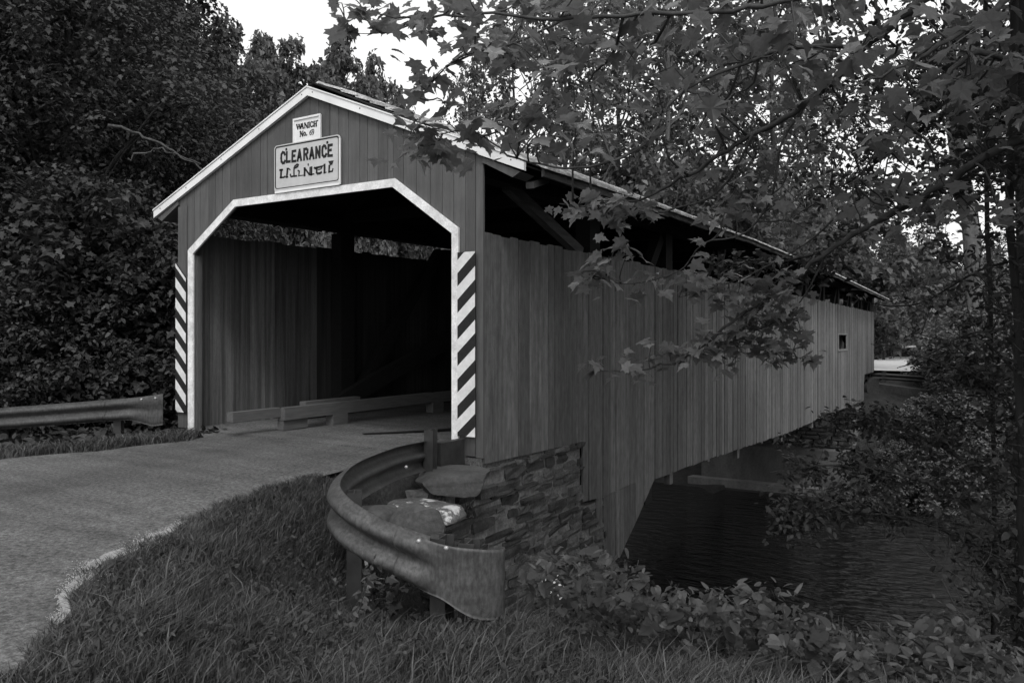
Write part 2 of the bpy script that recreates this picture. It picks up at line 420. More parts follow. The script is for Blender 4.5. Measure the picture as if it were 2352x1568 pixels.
for sgn in (-1, 1):
    for ya, yb in zip(yy[:-1], yy[1:]):
        xe = -W/2+sgn*(W/2+(.55 if sgn > 0 else .30)); c0, c1 = camb(ya), camb(yb)
        v = [(-W/2, ya, roofz(-W/2)-.03+c0), (-W/2, yb, roofz(-W/2)-.03+c1), (xe, yb, roofz(xe)-.03+c1), (xe, ya, roofz(xe)-.03+c0)]
        if sgn < 0: v = v[::-1]
        rd.prism(v, (0, 0, .02))
rd.build('roof_boarding', M['timber'], br)
for sgn in (-1, 1):                                                   # ragged eave boards along both sides
    ev = MB(); y = .33
    while y < LEN+.4:
        y1 = y+rng.uniform(.5, .9)
        xe = -W/2+sgn*(W/2+(.58 if sgn > 0 else .33)); z = roofz(xe)-.02+camb((y+y1)/2)+rng.uniform(-.012, .012)
        ev.box((xe-.02, y+.006, z-.06), (xe+.02, y1, z+.055), .003)
        y = y1
    ev.build('eave_board', M['eave'], br)
for sgn in (-1, 1):
    for y in np.arange(1.0, LEN, 1.05):
        xe = -W/2+sgn*(W/2+(.52 if sgn > 0 else .28)); c = camb(y)
        MB().bar((-W/2, y, 4.53+c), (xe, y, roofz(xe)-.09+c), .07, .10).build('rafter', M['timber'], br)
MB().bar((.28, .95, 3.27), (.46, .25, 3.07), .09, .07).build('rafter_stub', M['rail_timber'], br)
# trusses
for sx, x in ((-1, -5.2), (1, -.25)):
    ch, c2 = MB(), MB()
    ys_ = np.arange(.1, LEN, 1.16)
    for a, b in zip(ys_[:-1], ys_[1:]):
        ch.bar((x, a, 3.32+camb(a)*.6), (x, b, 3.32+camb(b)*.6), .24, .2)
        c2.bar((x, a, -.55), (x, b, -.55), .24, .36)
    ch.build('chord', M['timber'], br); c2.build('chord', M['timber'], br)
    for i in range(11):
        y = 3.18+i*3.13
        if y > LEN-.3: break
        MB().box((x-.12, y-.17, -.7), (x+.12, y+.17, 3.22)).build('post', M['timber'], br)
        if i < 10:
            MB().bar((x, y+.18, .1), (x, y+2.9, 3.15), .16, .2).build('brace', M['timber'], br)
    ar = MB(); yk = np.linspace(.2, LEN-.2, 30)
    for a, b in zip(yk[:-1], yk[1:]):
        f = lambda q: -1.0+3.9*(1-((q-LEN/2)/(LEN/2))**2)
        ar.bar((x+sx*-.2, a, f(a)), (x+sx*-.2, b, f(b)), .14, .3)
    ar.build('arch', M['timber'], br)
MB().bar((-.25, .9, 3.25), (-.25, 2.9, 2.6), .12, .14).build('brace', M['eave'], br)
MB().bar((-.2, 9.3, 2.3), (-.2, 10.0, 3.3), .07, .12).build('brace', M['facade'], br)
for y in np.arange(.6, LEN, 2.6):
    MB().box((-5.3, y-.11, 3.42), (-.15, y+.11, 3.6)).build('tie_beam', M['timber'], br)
def fl(y): return np.interp(y, [0, LEN], [0, -.37])
dk = MB()
for a, b in zip(np.arange(0, LEN, .5), np.arange(.5, LEN+.5, .5)):
    b = min(b, LEN); v = [(-W+.03, a, fl(a)), (-.03, a, fl(a)), (-.03, b, fl(b)), (-W+.03, b, fl(b))]
    dk.prism([v[3], v[2], v[1], v[0]][::-1], (0, 0, -.12))
dk.build('floor', M['asphalt'], br)
MB().prism([(-2.72, .98, .004), (-2.2, 1.75, .003), (-1.7, 2.9, .002), (-1.2, 4.6, -.01), (-.9, 5.5, -.02), (-.6, 5.5, -.02), (-1.35, 3.1, .002), (-2.0, 1.75, .003), (-2.62, .92, .004)][::-1], (0, 0, -.0035)).build('tar_seam', M['tar'], br)  # thin black strip lying slantwise on the deck
for i, y in enumerate(np.arange(6.2, 31, 2.2)):
    e = .02 if i % 2 else -.03
    MB().box((-5.5, y-.12, low_edge(y)+.1), (-.03, y+.12, low_edge(y)+.4)).build('floor_beam', M['timber'], br)
    MB().box((-.16, y-.08, low_edge(y)-.13+e*3), (-.05, y+.08, low_edge(y)+.05)).build('hanger', M['siding'], br)
MB().box((-5.3, 4.95, -1.45), (-.05, 5.25, -.9)).build('floor_beam', M['timber'], br)

# wooden kerb rail inside the bridge
kr = thing('wooden_kerb_rail', 'low grey timber kerb rail on short posts inside the bridge along the left wheel track', 'rail', (-3.95, .5, 0))
MB().box((-4.02, .62, .15), (-3.88, 4.2, .33)).build('rail', M['rail_timber'], kr)
MB().box((-4.02, 4.21, .14), (-3.88, 12.5, .32)).build('rail', M['rail_timber'], kr)
MB().box((-4.10, -.22, .20), (-3.965, .66, .33)).build('rail_end', M['rail_timber'], kr)
MB().box((-4.2, 1.2, .30), (-4.06, 2.4, .37)).build('spacer', M['rail_timber'], kr)
MB().box((-4.05, .63, .002), (-3.92, 1.1, .15)).build('post', M['rail_timber'], kr)
for y in (1.75, 4.3, 6.9, 9.5, 12.0):
    MB().box((-4.03, y-.16, -.1), (-3.87, y+.16, .15)).build('post', M['rail_timber'], kr)
keep(kr)

# ------------------------------------------------------------------ signs on the portal
def uv(x, y):
    """photo close-up measurement -> position on the portal wall (X, Z)"""
    px, py = (1080+x/4.6125)/1.7415, (440+y/4.6125)/1.7415
    a = (px-CX)/F; d = VW+a*RX; t = -CAM[1]/d[1]
    return CAM[0]+t*d[0], H+t*(YH-py)/F
def ribbon(mb, pts, w, y, closed=False):
    P = [np.array(uv(*p)) for p in pts]
    for a, b in zip(P[:-1], P[1:]):
        t = (b-a)/(np.linalg.norm(b-a)+1e-9); n = np.array([-t[1], t[0]])*w/2; e = t*w*.38
        q = [a-e-n, b+e-n, b+e+n, a-e+n]
        y -= .00013
        mb.prism([(p[0], y, p[1]) for p in q], (0, .0012, 0))
def rrect(x0, x1, z0, z1, r, y, n=5):
    pts = []
    for cx, cz, a0 in ((x1-r, z1-r, 0), (x0+r, z1-r, 90), (x0+r, z0+r, 180), (x1-r, z0+r, 270)):
        for k in range(n+1):
            a = radians(a0+90*k/n); pts.append((cx+r*cos(a), y, cz+r*sin(a)))
    return pts
cs = thing('clearance_sign', 'large pale rectangular sign reading CLEARANCE with a worn second line, on the portal gable', 'sign', (-2.76, -.02, 3.6))
SX0, SX1, SZ0, SZ1 = -3.36, -2.155, 3.305, 3.935
MB().prism(rrect(SX0, SX1, SZ0, SZ1, .05, -.036), (0, .012, 0)).build('panel', M['sign_face'], cs)
bd = MB()
o1 = rrect(SX0+.014, SX1-.014, SZ0+.045, SZ1-.014, .045, -.0375); i1 = rrect(SX0+.034, SX1-.034, SZ0+.055, SZ1-.034, .03, -.0375)
n = len(o1); bd.add(o1+i1, [(k, (k+1) % n, n+(k+1) % n, n+k) for k in range(n)]); bd.build('border', M['ink'], cs)
rm = MB(); rm.box((SX0+.02, -.046, SZ0-.012), (SX1-.0, -.036, SZ0+.012)); rm.box((SX1-.008, -.05, SZ0-.004), (SX1+.006, -.024, SZ1-.05)); rm.build('rim', M['metal_trim'], cs)
lt = MB(); wl = .034; YL = -.0385
for st in [[(315,835),(303,802),(275,790),(252,830),(247,900),(253,962),(277,990),(302,985),(316,950)], [(350,788),(348,968),(408,960)],
           [(512,765),(455,775),(450,960),(512,952)], [(452,862),(495,855)], [(550,948),(585,748),(615,936)], [(565,884),(607,878)],
           [(668,930),(670,735),(710,728),(733,750),(733,795),(712,825),(670,830)], [(705,830),(730,918)], [(775,914),(810,712),(845,905)], [(787,852),(833,845)],
           [(890,895),(892,700),(955,882),(958,685)], [(1072,722),(1058,680),(1035,670),(1010,700),(1005,780),(1010,845),(1035,873),(1062,860),(1077,825)],
           [(1183,655),(1118,665),(1115,858),(1185,850)], [(1116,758),(1165,750)], [(1096,606),(1098,616)], [(341,735),(342,742)]]:
    ribbon(lt, st, wl, YL)
for st, w in [([(222,1120),(272,1113)], .026), ([(248,1115),(241,1255)], .034), ([(228,1258),(298,1250),(318,1234)], .022),
              ([(364,1095),(350,1245)], .034), ([(352,1096),(386,1090),(412,1118)], .016), ([(330,1248),(372,1243)], .014),
              ([(416,1200),(428,1238),(532,1224)], .022), ([(482,1225),(483,1080),(500,1045),(540,1014),(562,1022),(552,1052),(520,1072),(492,1085)], .024),
              ([(558,1128),(580,1142),(570,1225)], .022), ([(570,1222),(655,1214)], .012), ([(678,1085),(678,1218)], .034), ([(684,1092),(764,1198)], .024), ([(776,1070),(771,1200)], .016),
              ([(745,1010),(746,1030)], .022), ([(804,1070),(801,1203)], .034), ([(758,1207),(852,1190)], .016), ([(857,1075),(878,1093)], .024), ([(905,1085),(900,1165),(920,1184),(962,1178),(986,1160)], .030),
              ([(885,1078),(1002,1052)], .026), ([(996,1055),(984,1092)], .018), ([(930,1112),(968,1104)], .014), ([(1010,1040),(1046,1022)], .012), ([(1046,1022),(1045,1165)], .034), ([(1045,1168),(1078,1160)], .012),
              ([(1134,1040),(1128,1155)], .03), ([(1128,1150),(1190,1140),(1200,1096)], .02)]:
    ribbon(lt, st, w, YL)
lt.prism([(uv(*p)[0], YL-.002, uv(*p)[1]) for p in ((1118,955),(1150,1032),(1190,1018),(1215,942))], (0, .0012, 0))
lt.build('lettering', M['ink'], cs); keep(cs)

pq = thing('name_plaque', 'small white framed plaque reading WANICH No. 69, above the clearance sign', 'sign', (-2.75, -.02, 4.08))
PX0, PX1, PZ0, PZ1 = -3.0, -2.507, 3.93, 4.245
MB().box((PX0, -.024, PZ0), (PX1, -.008, PZ1)).build('panel', M['plaque_face'], pq)
f_ = MB(); e = .022
f_.box((PX0-.005, -.038, PZ1-e), (PX1+.005, -.0245, PZ1+.004)); f_.box((PX0-.005, -.038, PZ0), (PX0+e-.005, -.0245, PZ1-e-.001)); f_.box((PX1-e+.005, -.038, PZ0), (PX1+.005, -.0245, PZ1-e-.001))
f_.build('frame', M['plaque_face'], pq)
pl = MB(); YP = -.0262
def serif(x, y, h=13): ribbon(pl, [(x-h, y+2), (x+h, y-2)], .006, YP)
for st, w in [([(520,280),(541,360)], .02), ([(541,358),(562,277)], .01), ([(562,277),(583,352)], .02), ([(583,352),(602,266)], .01),
              ([(592,354),(620,262)], .01), ([(620,262),(641,348)], .02), ([(603,325),(632,320)], .009), ([(668,345),(668,255)], .01), ([(668,255),(719,335)], .02), ([(720,335),(720,245)], .01),
              ([(747,238),(747,328)], .02), ([(818,246),(812,232),(795,226),(778,246),(773,278),(778,308),(792,320),(812,312),(820,296)], .013), ([(841,222),(841,312)], .019), ([(879,215),(880,307)], .019), ([(841,270),(879,263)], .009),
              ([(904,203),(907,212)], .014),
              ([(586,500),(586,410)], .01), ([(586,410),(632,490)], .02), ([(632,490),(632,400)], .01), ([(684,450),(679,474),(667,480),(655,470),(650,450),(656,428),(668,422),(680,430),(684,450)], .012), ([(701,470),(705,473)], .018),
              ([(792,378),(772,398),(760,425),(760,450),(770,468),(785,462),(794,440),(786,420),(772,420),(761,432)], .008),
              ([(834,400),(826,422),(810,420),(804,398),(810,374),(824,366),(834,380),(835,410),(828,445),(812,464)], .008)]:
    ribbon(pl, st, w*1.0+.003, YP)
for x, y in ((520,280),(562,276),(602,266),(592,354),(641,349),(668,255),(668,345),(720,245),(747,238),(747,328),(841,222),(841,312),(879,215),(880,307),(586,410),(586,500),(632,400)): serif(x, y)
pl.build('lettering', M['ink'], pq); keep(pq)

def hazard(x0, x1, z0, z1, rise, label, cut):
    t = thing('hazard_marker', label, 'hazard marker', ((x0+x1)/2, -.02, z0), 'striped hazard boards on the portal')
    yb, yf = (-.030, -.048) if not cut else (-.030, -.048)
    MB().box((x0, yf, z0), (x1, yb, z1 if not cut else z1-.0)).build('board', M['stripe_black'], t) if not cut else \
        MB().prism([(x0, yf, z0), (x1, yf, z0), (x1, yf, z1-.235), (x0, yf, z1)], (0, .018, 0)).build('board', M['stripe_black'], t)
    per = .302; w = .151; dx = x1-x0
    k = z0-1.2
    zs = np.arange(z0-per*2+.04, z1+per, per)
    for zc in zs:
        # band between lines z = zc + rise*u and +w, clipped to the board
        top = lambda u: (z1-.235*u if cut else z1)
        us = np.linspace(0, 1, 15); st = MB()
        lo_ = [min(max(zc+rise*u, z0), top(u)) for u in us]; hi = [min(max(zc+w+rise*u, z0), top(u)) for u in us]
        for a in range(14):
            if max(hi[a]-lo_[a], hi[a+1]-lo_[a+1]) < 1e-4: continue
            ua, ub = us[a], us[a+1]
            q = [(x0+dx*ua, yf-.0012, lo_[a]), (x0+dx*ub, yf-.0012, lo_[a+1]), (x0+dx*ub, yf-.0012, hi[a+1]), (x0+dx*ua, yf-.0012, hi[a])]
            st.add(q, [(0, 1, 2, 3)])
        if st.n: st.build('stripe', M['stripe_white'], t)
    keep(t)
hazard(-.322, -.078, .245, 2.335, .225, 'black and white striped hazard board on the right jamb of the portal', False)
hazard(-5.475, -5.232, .25, 2.46, -.235, 'black and white striped hazard board on the left corner of the portal', True)

# ------------------------------------------------------------------ stone abutment
ab = thing('stone_abutment', 'rubble stone abutment wall under the near right corner of the bridge', 'abutment', (-.3, 1, -2))
core = MB(); core.box((-5.5, -.55, -6.2), (-.018, 2.45, -.13)); core.box((-.9, -.68, -4.0), (-.022, 0, -.16)); core.box((-.46, -.90, -.85), (-.08, -.681, -.24)); core.box((-1.2, 2.4, -6.2), (-.02, 3.22, -1.03)); core.build('mortar', M['mortar'], ab)
sm = MB()
def stone(c, sx, sy, sz):
    n = 6; P = []
    for u in (-1, -.35, .35, 1):
        pass
    v = []
    for ix in (-1, 0, 1):
        for iy in (-1, 0, 1):
            for iz in (-1, 0, 1):
                r = 1-.05*(abs(ix)+abs(iy)+abs(iz) >= 2)-.05*(abs(ix)+abs(iy)+abs(iz) == 3)
                v.append((ix*r, iy*r, iz*r))
    v = np.array(v)*np.array([sx, sy, sz])/2+rng.normal(0, .06, (27, 3))*np.array([min(sx, .15), min(sy, .15), min(sz, .15)])+np.array(c)
    idx = lambda a, b, c_: (a*3+b)*3+c_
    fs = []
    for a in (0, 1):
        for b in (0, 1):
            fs += [(idx(0,a,b),idx(0,a,b+1),idx(0,a+1,b+1),idx(0,a+1,b)), (idx(2,a,b),idx(2,a+1,b),idx(2,a+1,b+1),idx(2,a,b+1)),
                   (idx(a,0,b),idx(a+1,0,b),idx(a+1,0,b+1),idx(a,0,b+1)), (idx(a,2,b),idx(a,2,b+1),idx(a+1,2,b+1),idx(a+1,2,b)),
                   (idx(a,b,0),idx(a,b+1,0),idx(a+1,b+1,0),idx(a+1,b,0)), (idx(a,b,2),idx(a+1,b,2),idx(a+1,b+1,2),idx(a,b+1,2))]
    sm.add(v, fs)
z = -.12
while z > -4.1:
    ch = rng.uniform(.06, .15)
    yend = 2.5 if z > -1.0 else 3.25
    y = -.72+rng.uniform(-.12, .05)+max(0, -.0)
    while y < yend:
        ln = rng.uniform(.2, .62)
        e = min(y+ln, yend+rng.uniform(-.03, .03))
        if e-y > .06 and rng.uniform() > .05:
            stone((-.095+rng.normal(0, .017), (y+e)/2, z-ch/2), .2, e-y-rng.uniform(.0, .025), ch-rng.uniform(-.004, .016))
        y = e
    x = -.95                                                            # the end facing the road
    while x < -.1:
        ln = rng.uniform(.18, .45); e = min(x+ln, -.05)
        if z < -.25: stone(((x+e)/2, -.72+rng.normal(0, .02), z-ch/2), e-x-.02, .2, ch-.012)
        x = e
    z -= ch
sm.build('stone_course', M['stone'], ab)
# rough cap under the sill
cp = MB(); y = .0
while y < 2.45:
    e = y+rng.uniform(.18, .4); cp.box((-.5, y+.01, -.155), (.02+rng.uniform(-.03, .02), e-.01, -.105+rng.uniform(-.012, .012)), .01); y = e
cp.build('cap_stone', M['stone'], ab); keep(ab)

def rock(name, label, cat, c, size, m, seed, rot=0., flat=.0, group=None):
    r = np.random.default_rng(seed); n = 3
    bpy_v = []; fs = []
    import bmesh
    bm = bmesh.new(); bmesh.ops.create_icosphere(bm, subdivisions=4, radius=1)
    dirs = r.normal(0, 1, (11, 3)); dirs /= np.linalg.norm(dirs, axis=1)[:, None]; off = r.uniform(.48, .85, 11)
    for v in bm.verts:
        p = np.array(v.co)
        for d, o in zip(dirs, off):
            k = np.dot(p, d)
            if k > o: p = p-d*(k-o)
        if p[2] > .45: p[2] = .45+(p[2]-.45)*.15
        p = p+.012*np.sin(p[[1, 2, 0]]*11+seed)
        p *= size; x, y = p[0]*cos(rot)-p[1]*sin(rot), p[0]*sin(rot)+p[1]*cos(rot)
        v.co = (x, y, p[2]-flat*(x))
    me = bpy.data.meshes.new(name); bm.to_mesh(me); bm.free(); me.materials.append(m)
    o = bpy.data.objects.new(name, me); C.objects.link(o); o.location = c
    return tag(o, label, cat, group)
rock('slab_stone', 'flat brown slab stone at the foot of the right portal corner', 'rock', at(1035, 1080, 8.05)-np.array([0, 0, .10]), (.48, .52, .18), M['boulder'], 3, .35)
rock('limewashed_rock', 'rough rock streaked with white lime between the slab stone and the boulder', 'rock', at(958, 1142, 7.0)-np.array([0, 0, .17]), (.46, .40, .24), M['lime'], 5, .2)
rock('boulder', 'big angular brown boulder just behind the bend of the guardrail', 'rock', at(958, 1190, 6.3)-np.array([0, 0, .11]), (.30, .27, .42), M['boulder'], 21, .5)
rock('flat_rock', 'low brown rock sloping down beside the inside of the guardrail', 'rock', at(862, 1165, 6.5)-np.array([0, 0, .13]), (.36, .34, .24), M['boulder'], 13, .9)
lb = MB(); lb.bar((.06, 3.25, -1.95), (.12, 3.75, -2.45), .19, .03, (1, 0, 0)).build('loose_board', M['siding'])
tag(bpy.data.objects['loose_board'], 'short loose board leaning against the stonework at the foot of the siding', 'board')

# ------------------------------------------------------------------ guardrails
WP = [(0, -.155), (.03, -.14), (.07, -.115), (.083, -.085), (.07, -.055), (.02, -.022), (.008, 0), (.02, .022), (.07, .055), (.083, .085), (.07, .115), (.03, .14), (0, .155)]
def spline(P, n):
    P = np.asarray(P, float); k = len(P); t = np.linspace(0, k-1, n); i = np.clip(t.astype(int), 0, k-2); f = (t-i)[:, None]
    g = lambda j: P[np.clip(j, 0, k-1)]
    a, b, c, d = g(i-1), g(i), g(i+1), g(i+2)
    return .5*(2*b+(c-a)*f+(2*a-5*b+4*c-d)*f**2+(3*b-3*c+d-a)*f**3)
def wbeam(name, path, flat, hs, zc, mat_, parent, flip=1):
    """path: top-edge points; flat: 0 W-section .. 1 plain plate; hs: section height"""
    n = len(path); t = np.gradient(path, axis=0); t[:, 2] = 0; t /= np.linalg.norm(t, axis=1)[:, None]
    nr = np.stack([t[:, 1], -t[:, 0]], 1)*flip
    v = []
    for th in (0, -.007):
        for i in range(n):
            for o, z in WP:
                o2 = (o*(1-flat[i])+.055*flat[i])+th-.075; z2 = z/.31*hs[i]
                v.append((path[i][0]+nr[i][0]*o2, path[i][1]+nr[i][1]*o2, path[i][2]-hs[i]/2+z2))
    k = len(WP); N_ = n*k; fs = []
    for i in range(n-1):
        for j in range(k-1):
            a = i*k+j; fs.append((a, a+k, a+k+1, a+1)); fs.append((N_+a, N_+a+1, N_+a+k+1, N_+a+k))
    for i in range(n-1):
        for j in (0, k-1):
            a = i*k+j; fs.append((a, a+k, N_+a+k, N_+a))
    for j in range(k-1):
        for i in (0, n-1):
            a = i*k+j; fs.append((a, a+1, N_+a+1, N_+a))
    return mkobj(name, v, fs, mat_, parent, True)
def sphere(name, c, r, sc, m, parent):
    import bmesh
    bm = bmesh.new(); bmesh.ops.create_uvsphere(bm, u_segments=12, v_segments=8, radius=r)
    for v in bm.verts: v.co = (v.co.x*sc[0]+c[0], v.co.y*sc[1]+c[1], v.co.z*sc[2]+c[2])
    me = bpy.data.meshes.new(name); bm.to_mesh(me); bm.free(); me.materials.append(m)
    for p in me.polygons: p.use_smooth = True
    o = bpy.data.objects.new(name, me); C.objects.link(o); o.parent = parent
    return o
def ipost(name, c, z0, z1, lean, parent, rot=.0, w=.10, d=.14):
    mb = MB()
    for a, b, e, f in ((-w/2, w/2, -d/2, -d/2+.012), (-w/2, w/2, d/2-.012, d/2), (-.005, .005, -d/2+.012, d/2-.012)):
        v = []
        for z, l in ((z0, 0), (z1, 1)):
            for x, y in ((a, e), (b, e), (b, f), (a, f)):
                v.append((c[0]+x*cos(rot)-y*sin(rot)+lean[0]*l, c[1]+x*sin(rot)+y*cos(rot)+lean[1]*l, z))
        mb.add(v, BOXF)
    return mb.build(name, M['steel_post'], parent)

gr = thing('guardrail', 'curved steel guardrail looping round the stones, with a flared end plate facing the grass', 'guardrail', (1.2, -3.3, -.3))
RP = [(-.36, -.45, .262), (-.328, -.57, .267), (-.132, -1.212, .312), (.115, -1.823, .355), (.58, -2.78, .399), (1.02, -3.42, .401), (1.33, -3.66, .362), (1.645, -3.70, .28), (1.846, -3.635, .219), (1.99, -3.58, .176)]
pth = spline(RP, 60)
wbeam('beam', pth, np.zeros(60), np.full(60, .31), 0, M['steel'], gr)
WPN = [(1.80, -3.665, .236), (1.92, -3.63, .196), (2.03, -3.59, .165), (2.15, -3.535, .14), (2.265, -3.455, .125), (2.335, -3.37, .112), (2.355, -3.275, .102), (2.31, -3.19, .09), (2.23, -3.15, .08)]
wp = spline(WPN, 40); u = np.linspace(0, 1, 40)
wbeam('end_plate', wp, sst(.04, .30, u), .318+.10*sst(.26, .52, u), 0, M['steel'], gr)
for px, py, d in ((962, 1242, 4.55), (1025, 1258, 4.52), (1240/2.352+.0, 0, 0)):
    if d: sphere('bolt', at(px, py, d), .014, (1, 1, 1), M['bolt'], gr)
sphere('bolt', at(933, 1072, 6.6)-np.array([0, 0, .0]), .014, (1, 1, 1), M['bolt'], gr)
ipost('post', (-.20, -.72), -.35, .40, (.03, -.02), gr, .3)
ipost('post', (1.05, -3.2), -.75, .30, (.0, -.0), gr, .7)
ipost('post', (1.98, -3.42), -1.0, .16, (0, 0), gr, .2)
ipost('post', (2.12, -3.33), -1.0, .13, (0, 0), gr, .3)
MB().box((-.30, -.50, -.2), (-.22, -.05, .22)).build('end_shoe', M['steel_post'], gr)
keep(gr)
g2 = thing('guardrail', 'straight steel guardrail with a blunt end plate along the left verge of the road', 'guardrail', (-6.5, -1.6, -.3))
LP = [(-14, -7.0, .20), (-10, -4.2, .26), (-7.574, -2.42, .345), (-6.787, -1.80, .385), (-5.75, -1.0, .475), (-5.55, -.85, .495)]
p2 = spline(LP, 60); wbeam('beam', p2, np.zeros(60), np.full(60, .30), 0, M['steel'], g2)
q2 = spline([(-5.72, -1.0, .48), (-5.45, -.79, .505), (-5.25, -.62, .535), (-5.12, -.50, .56)], 24); u = np.linspace(0, 1, 24)
wbeam('end_plate', q2, sst(0, .6, u)*.8, .31+.13*sst(.25, .8, u), 0, M['steel'], g2)
for px, py in ((325, 917), (357, 914)): sphere('bolt', at(px, py, 10.85), .018, (1, 1, 1), M['bolt'], g2)
ipost('post', (-5.72, -.78), -.7, .44, (0, 0), g2, .7); ipost('post', (-7.6, -2.2), -.7, .30, (0, 0), g2, .7)
keep(g2)

# ------------------------------------------------------------------ far abutment, wing wall, rail
fa = thing('concrete_abutment', 'stepped concrete abutment with a pale ledge at the water, under the far bridge end', 'abutment', (-3, 27, -5))
MB().box((-6.6, 26.35, -6.3), (-.9, 27.1, -4.92), .02).build('ledge', M['pale_concrete'], fa)
MB().box((-6.2, 27.0, -6), (-.1, 30.5, -3.45)).build('wall', M['concrete'], fa)
sm = MB(); z = -1.7
MB().box((-5.7, 28.1, -4), (-.1, 31, -1.75)).build('core', M['mortar'], fa)
while z > -3.4:
    chh = rng.uniform(.12, .22); x = -5.7
    while x < -.1:
        ln = rng.uniform(.3, .8); stone((x+ln/2, 28.0+rng.normal(0, .03), z-chh/2), ln-.03, .3, chh-.03); x += ln
    z -= chh
sm.build('stone_course', M['stone'], fa); keep(fa)
ww = thing('wing_wall', 'stained concrete wing wall beside the far corner of the bridge', 'wall', (1.5, 37, -2))
MB().prism([(.02, 34.6, -1.0), (.02, 34.6, -4.2), (3.0, 34.1, -4.6), (3.0, 34.1, -1.3)], (.1, .6, 0)).build('wall', M['wet_concrete'], ww)
MB().box((-.25, 34.42, -3.9), (.25, 34.62, -.75)).build('pier', M['wet_concrete'], ww); keep(ww)
g3 = thing('guardrail', 'dark steel guardrail on the wing wall beyond the far end of the bridge', 'guardrail', (1.5, 36, -.9))
p3 = spline([(-.6, 36.2, -.55), (1.6, 36.0, -.62), (4, 35.2, -.8), (6.5, 34, -1.05)], 24)
wbeam('beam', p3, np.zeros(24), np.full(24, .34), 0, M['steel_post'], g3)
for x, y in ((.3, 36.15), (1.75, 36.0), (3.3, 35.5), (5.0, 34.8)):
    ipost('post', (x, y+.12), -1.5, -.5, (0, 0), g3, 0, .2, .2)
keep(g3)
gt = thing('bar_barrier', 'pale horizontal bar barrier on thin posts beside the far road', 'barrier', tuple(at(2086, 815, 60)))
a, b = at(2066, 797, 60), at(2103, 795, 60)
MB().bar(a, b, .12, .14).build('bar', M['trim'], gt)
for px in (2069, 2098): 
    q = at(px, 797, 60); MB().bar(q, (q[0], q[1], -.6), .08, .08).build('post', M['rail_timber'], gt)
keep(gt)

# ------------------------------------------------------------------ foliage helpers
def tpl_maple(n=None, fold=.16, lo=False):
    if lo:
        o = [(0, 0), (.30, .05), (.24, .30), (.52, .46), (.22, .62), (0, 1.0), (-.22, .62), (-.52, .46), (-.24, .30), (-.30, .05)]
        v = np.array([(x, y, fold*abs(x)-.12*y*y) for x, y in o]); return v, np.array([list(range(10))])
    h = [(0, 0), (.10, -.05), (.34, -.06), (.27, .08), (.36, .20), (.62, .28), (.50, .36), (.55, .50), (.36, .50), (.22, .52), (.26, .68), (.12, .76), (0, 1.02)]
    o = h+[(-x, y) for x, y in h[-2:0:-1]]
    v = [(x, y, fold*abs(x)-.18*y*y-.25*max(abs(x)-.3, 0)) for x, y in o]+[(0, .38, -.03)]
    k = len(o); return np.array(v), np.array([(i, (i+1) % k, k) for i in range(k)])
def tpl_oval(w=.27, fold=.2):
    v = [(0, 0), (w*.8, .22), (w, .5), (w*.6, .8), (0, 1), (-w*.6, .8), (-w, .5), (-w*.8, .22)]
    return np.array([(x, y, fold*abs(x)-.15*y*y) for x, y in v]), np.array([list(range(8))])
def tpl_heart():
    h = [(0, .06), (.16, -.04), (.34, .02), (.47, .22), (.42, .48), (.22, .78), (0, 1)]
    o = h+[(-x, y) for x, y in h[-2:0:-1]]; k = len(o)
    v = [(x, y, .16*abs(x)-.16*y*y-.2*max(abs(x)-.3, 0)) for x, y in o]+[(0, .4, -.02)]
    return np.array(v), np.array([(i, (i+1) % k, k) for i in range(k)])
def tpl_quad():
    return np.array([(0, 0, 0), (.40, .45, .1), (0, 1, -.1), (-.40, .5, .1)]), np.array([[0, 1, 2, 3]])
T_MAPLE, T_MLO, T_OVAL, T_HEART, T_QUAD, T_LANCE = tpl_maple(), tpl_maple(lo=True), tpl_oval(), tpl_heart(), tpl_quad(), tpl_oval(.16, .25)

def scatter(tpl, pos, nrm, size, r, down=0.):
    """leaves at pos, facing nrm, spun at random; down > 0 lets tips hang"""
    tv, tf = tpl; n = len(pos)
    nrm = nrm/(np.linalg.norm(nrm, axis=1)[:, None]+1e-9)
    d = r.normal(0, 1, (n, 3)); d[:, 2] -= down
    d -= nrm*(d*nrm).sum(1)[:, None]; d /= np.linalg.norm(d, axis=1)[:, None]+1e-9
    s = np.cross(d, nrm)
    sz = np.broadcast_to(size, (n,))[:, None, None]
    wd = r.uniform(.75, 1.1, (n, 1, 1))
    v = pos[:, None, :]+sz*(wd*tv[None, :, 0, None]*s[:, None, :]+tv[None, :, 1, None]*d[:, None, :]+tv[None, :, 2, None]*nrm[:, None, :]*r.uniform(.4, 2.2, (n, 1, 1)))
    f = tf[None]+(np.arange(n)*len(tv))[:, None, None]
    return v.reshape(-1, 3), f.reshape(-1, tf.shape[1])
def rnd_dir(n, r):
    d = r.normal(0, 1, (n, 3)); return d/np.linalg.norm(d, axis=1)[:, None]

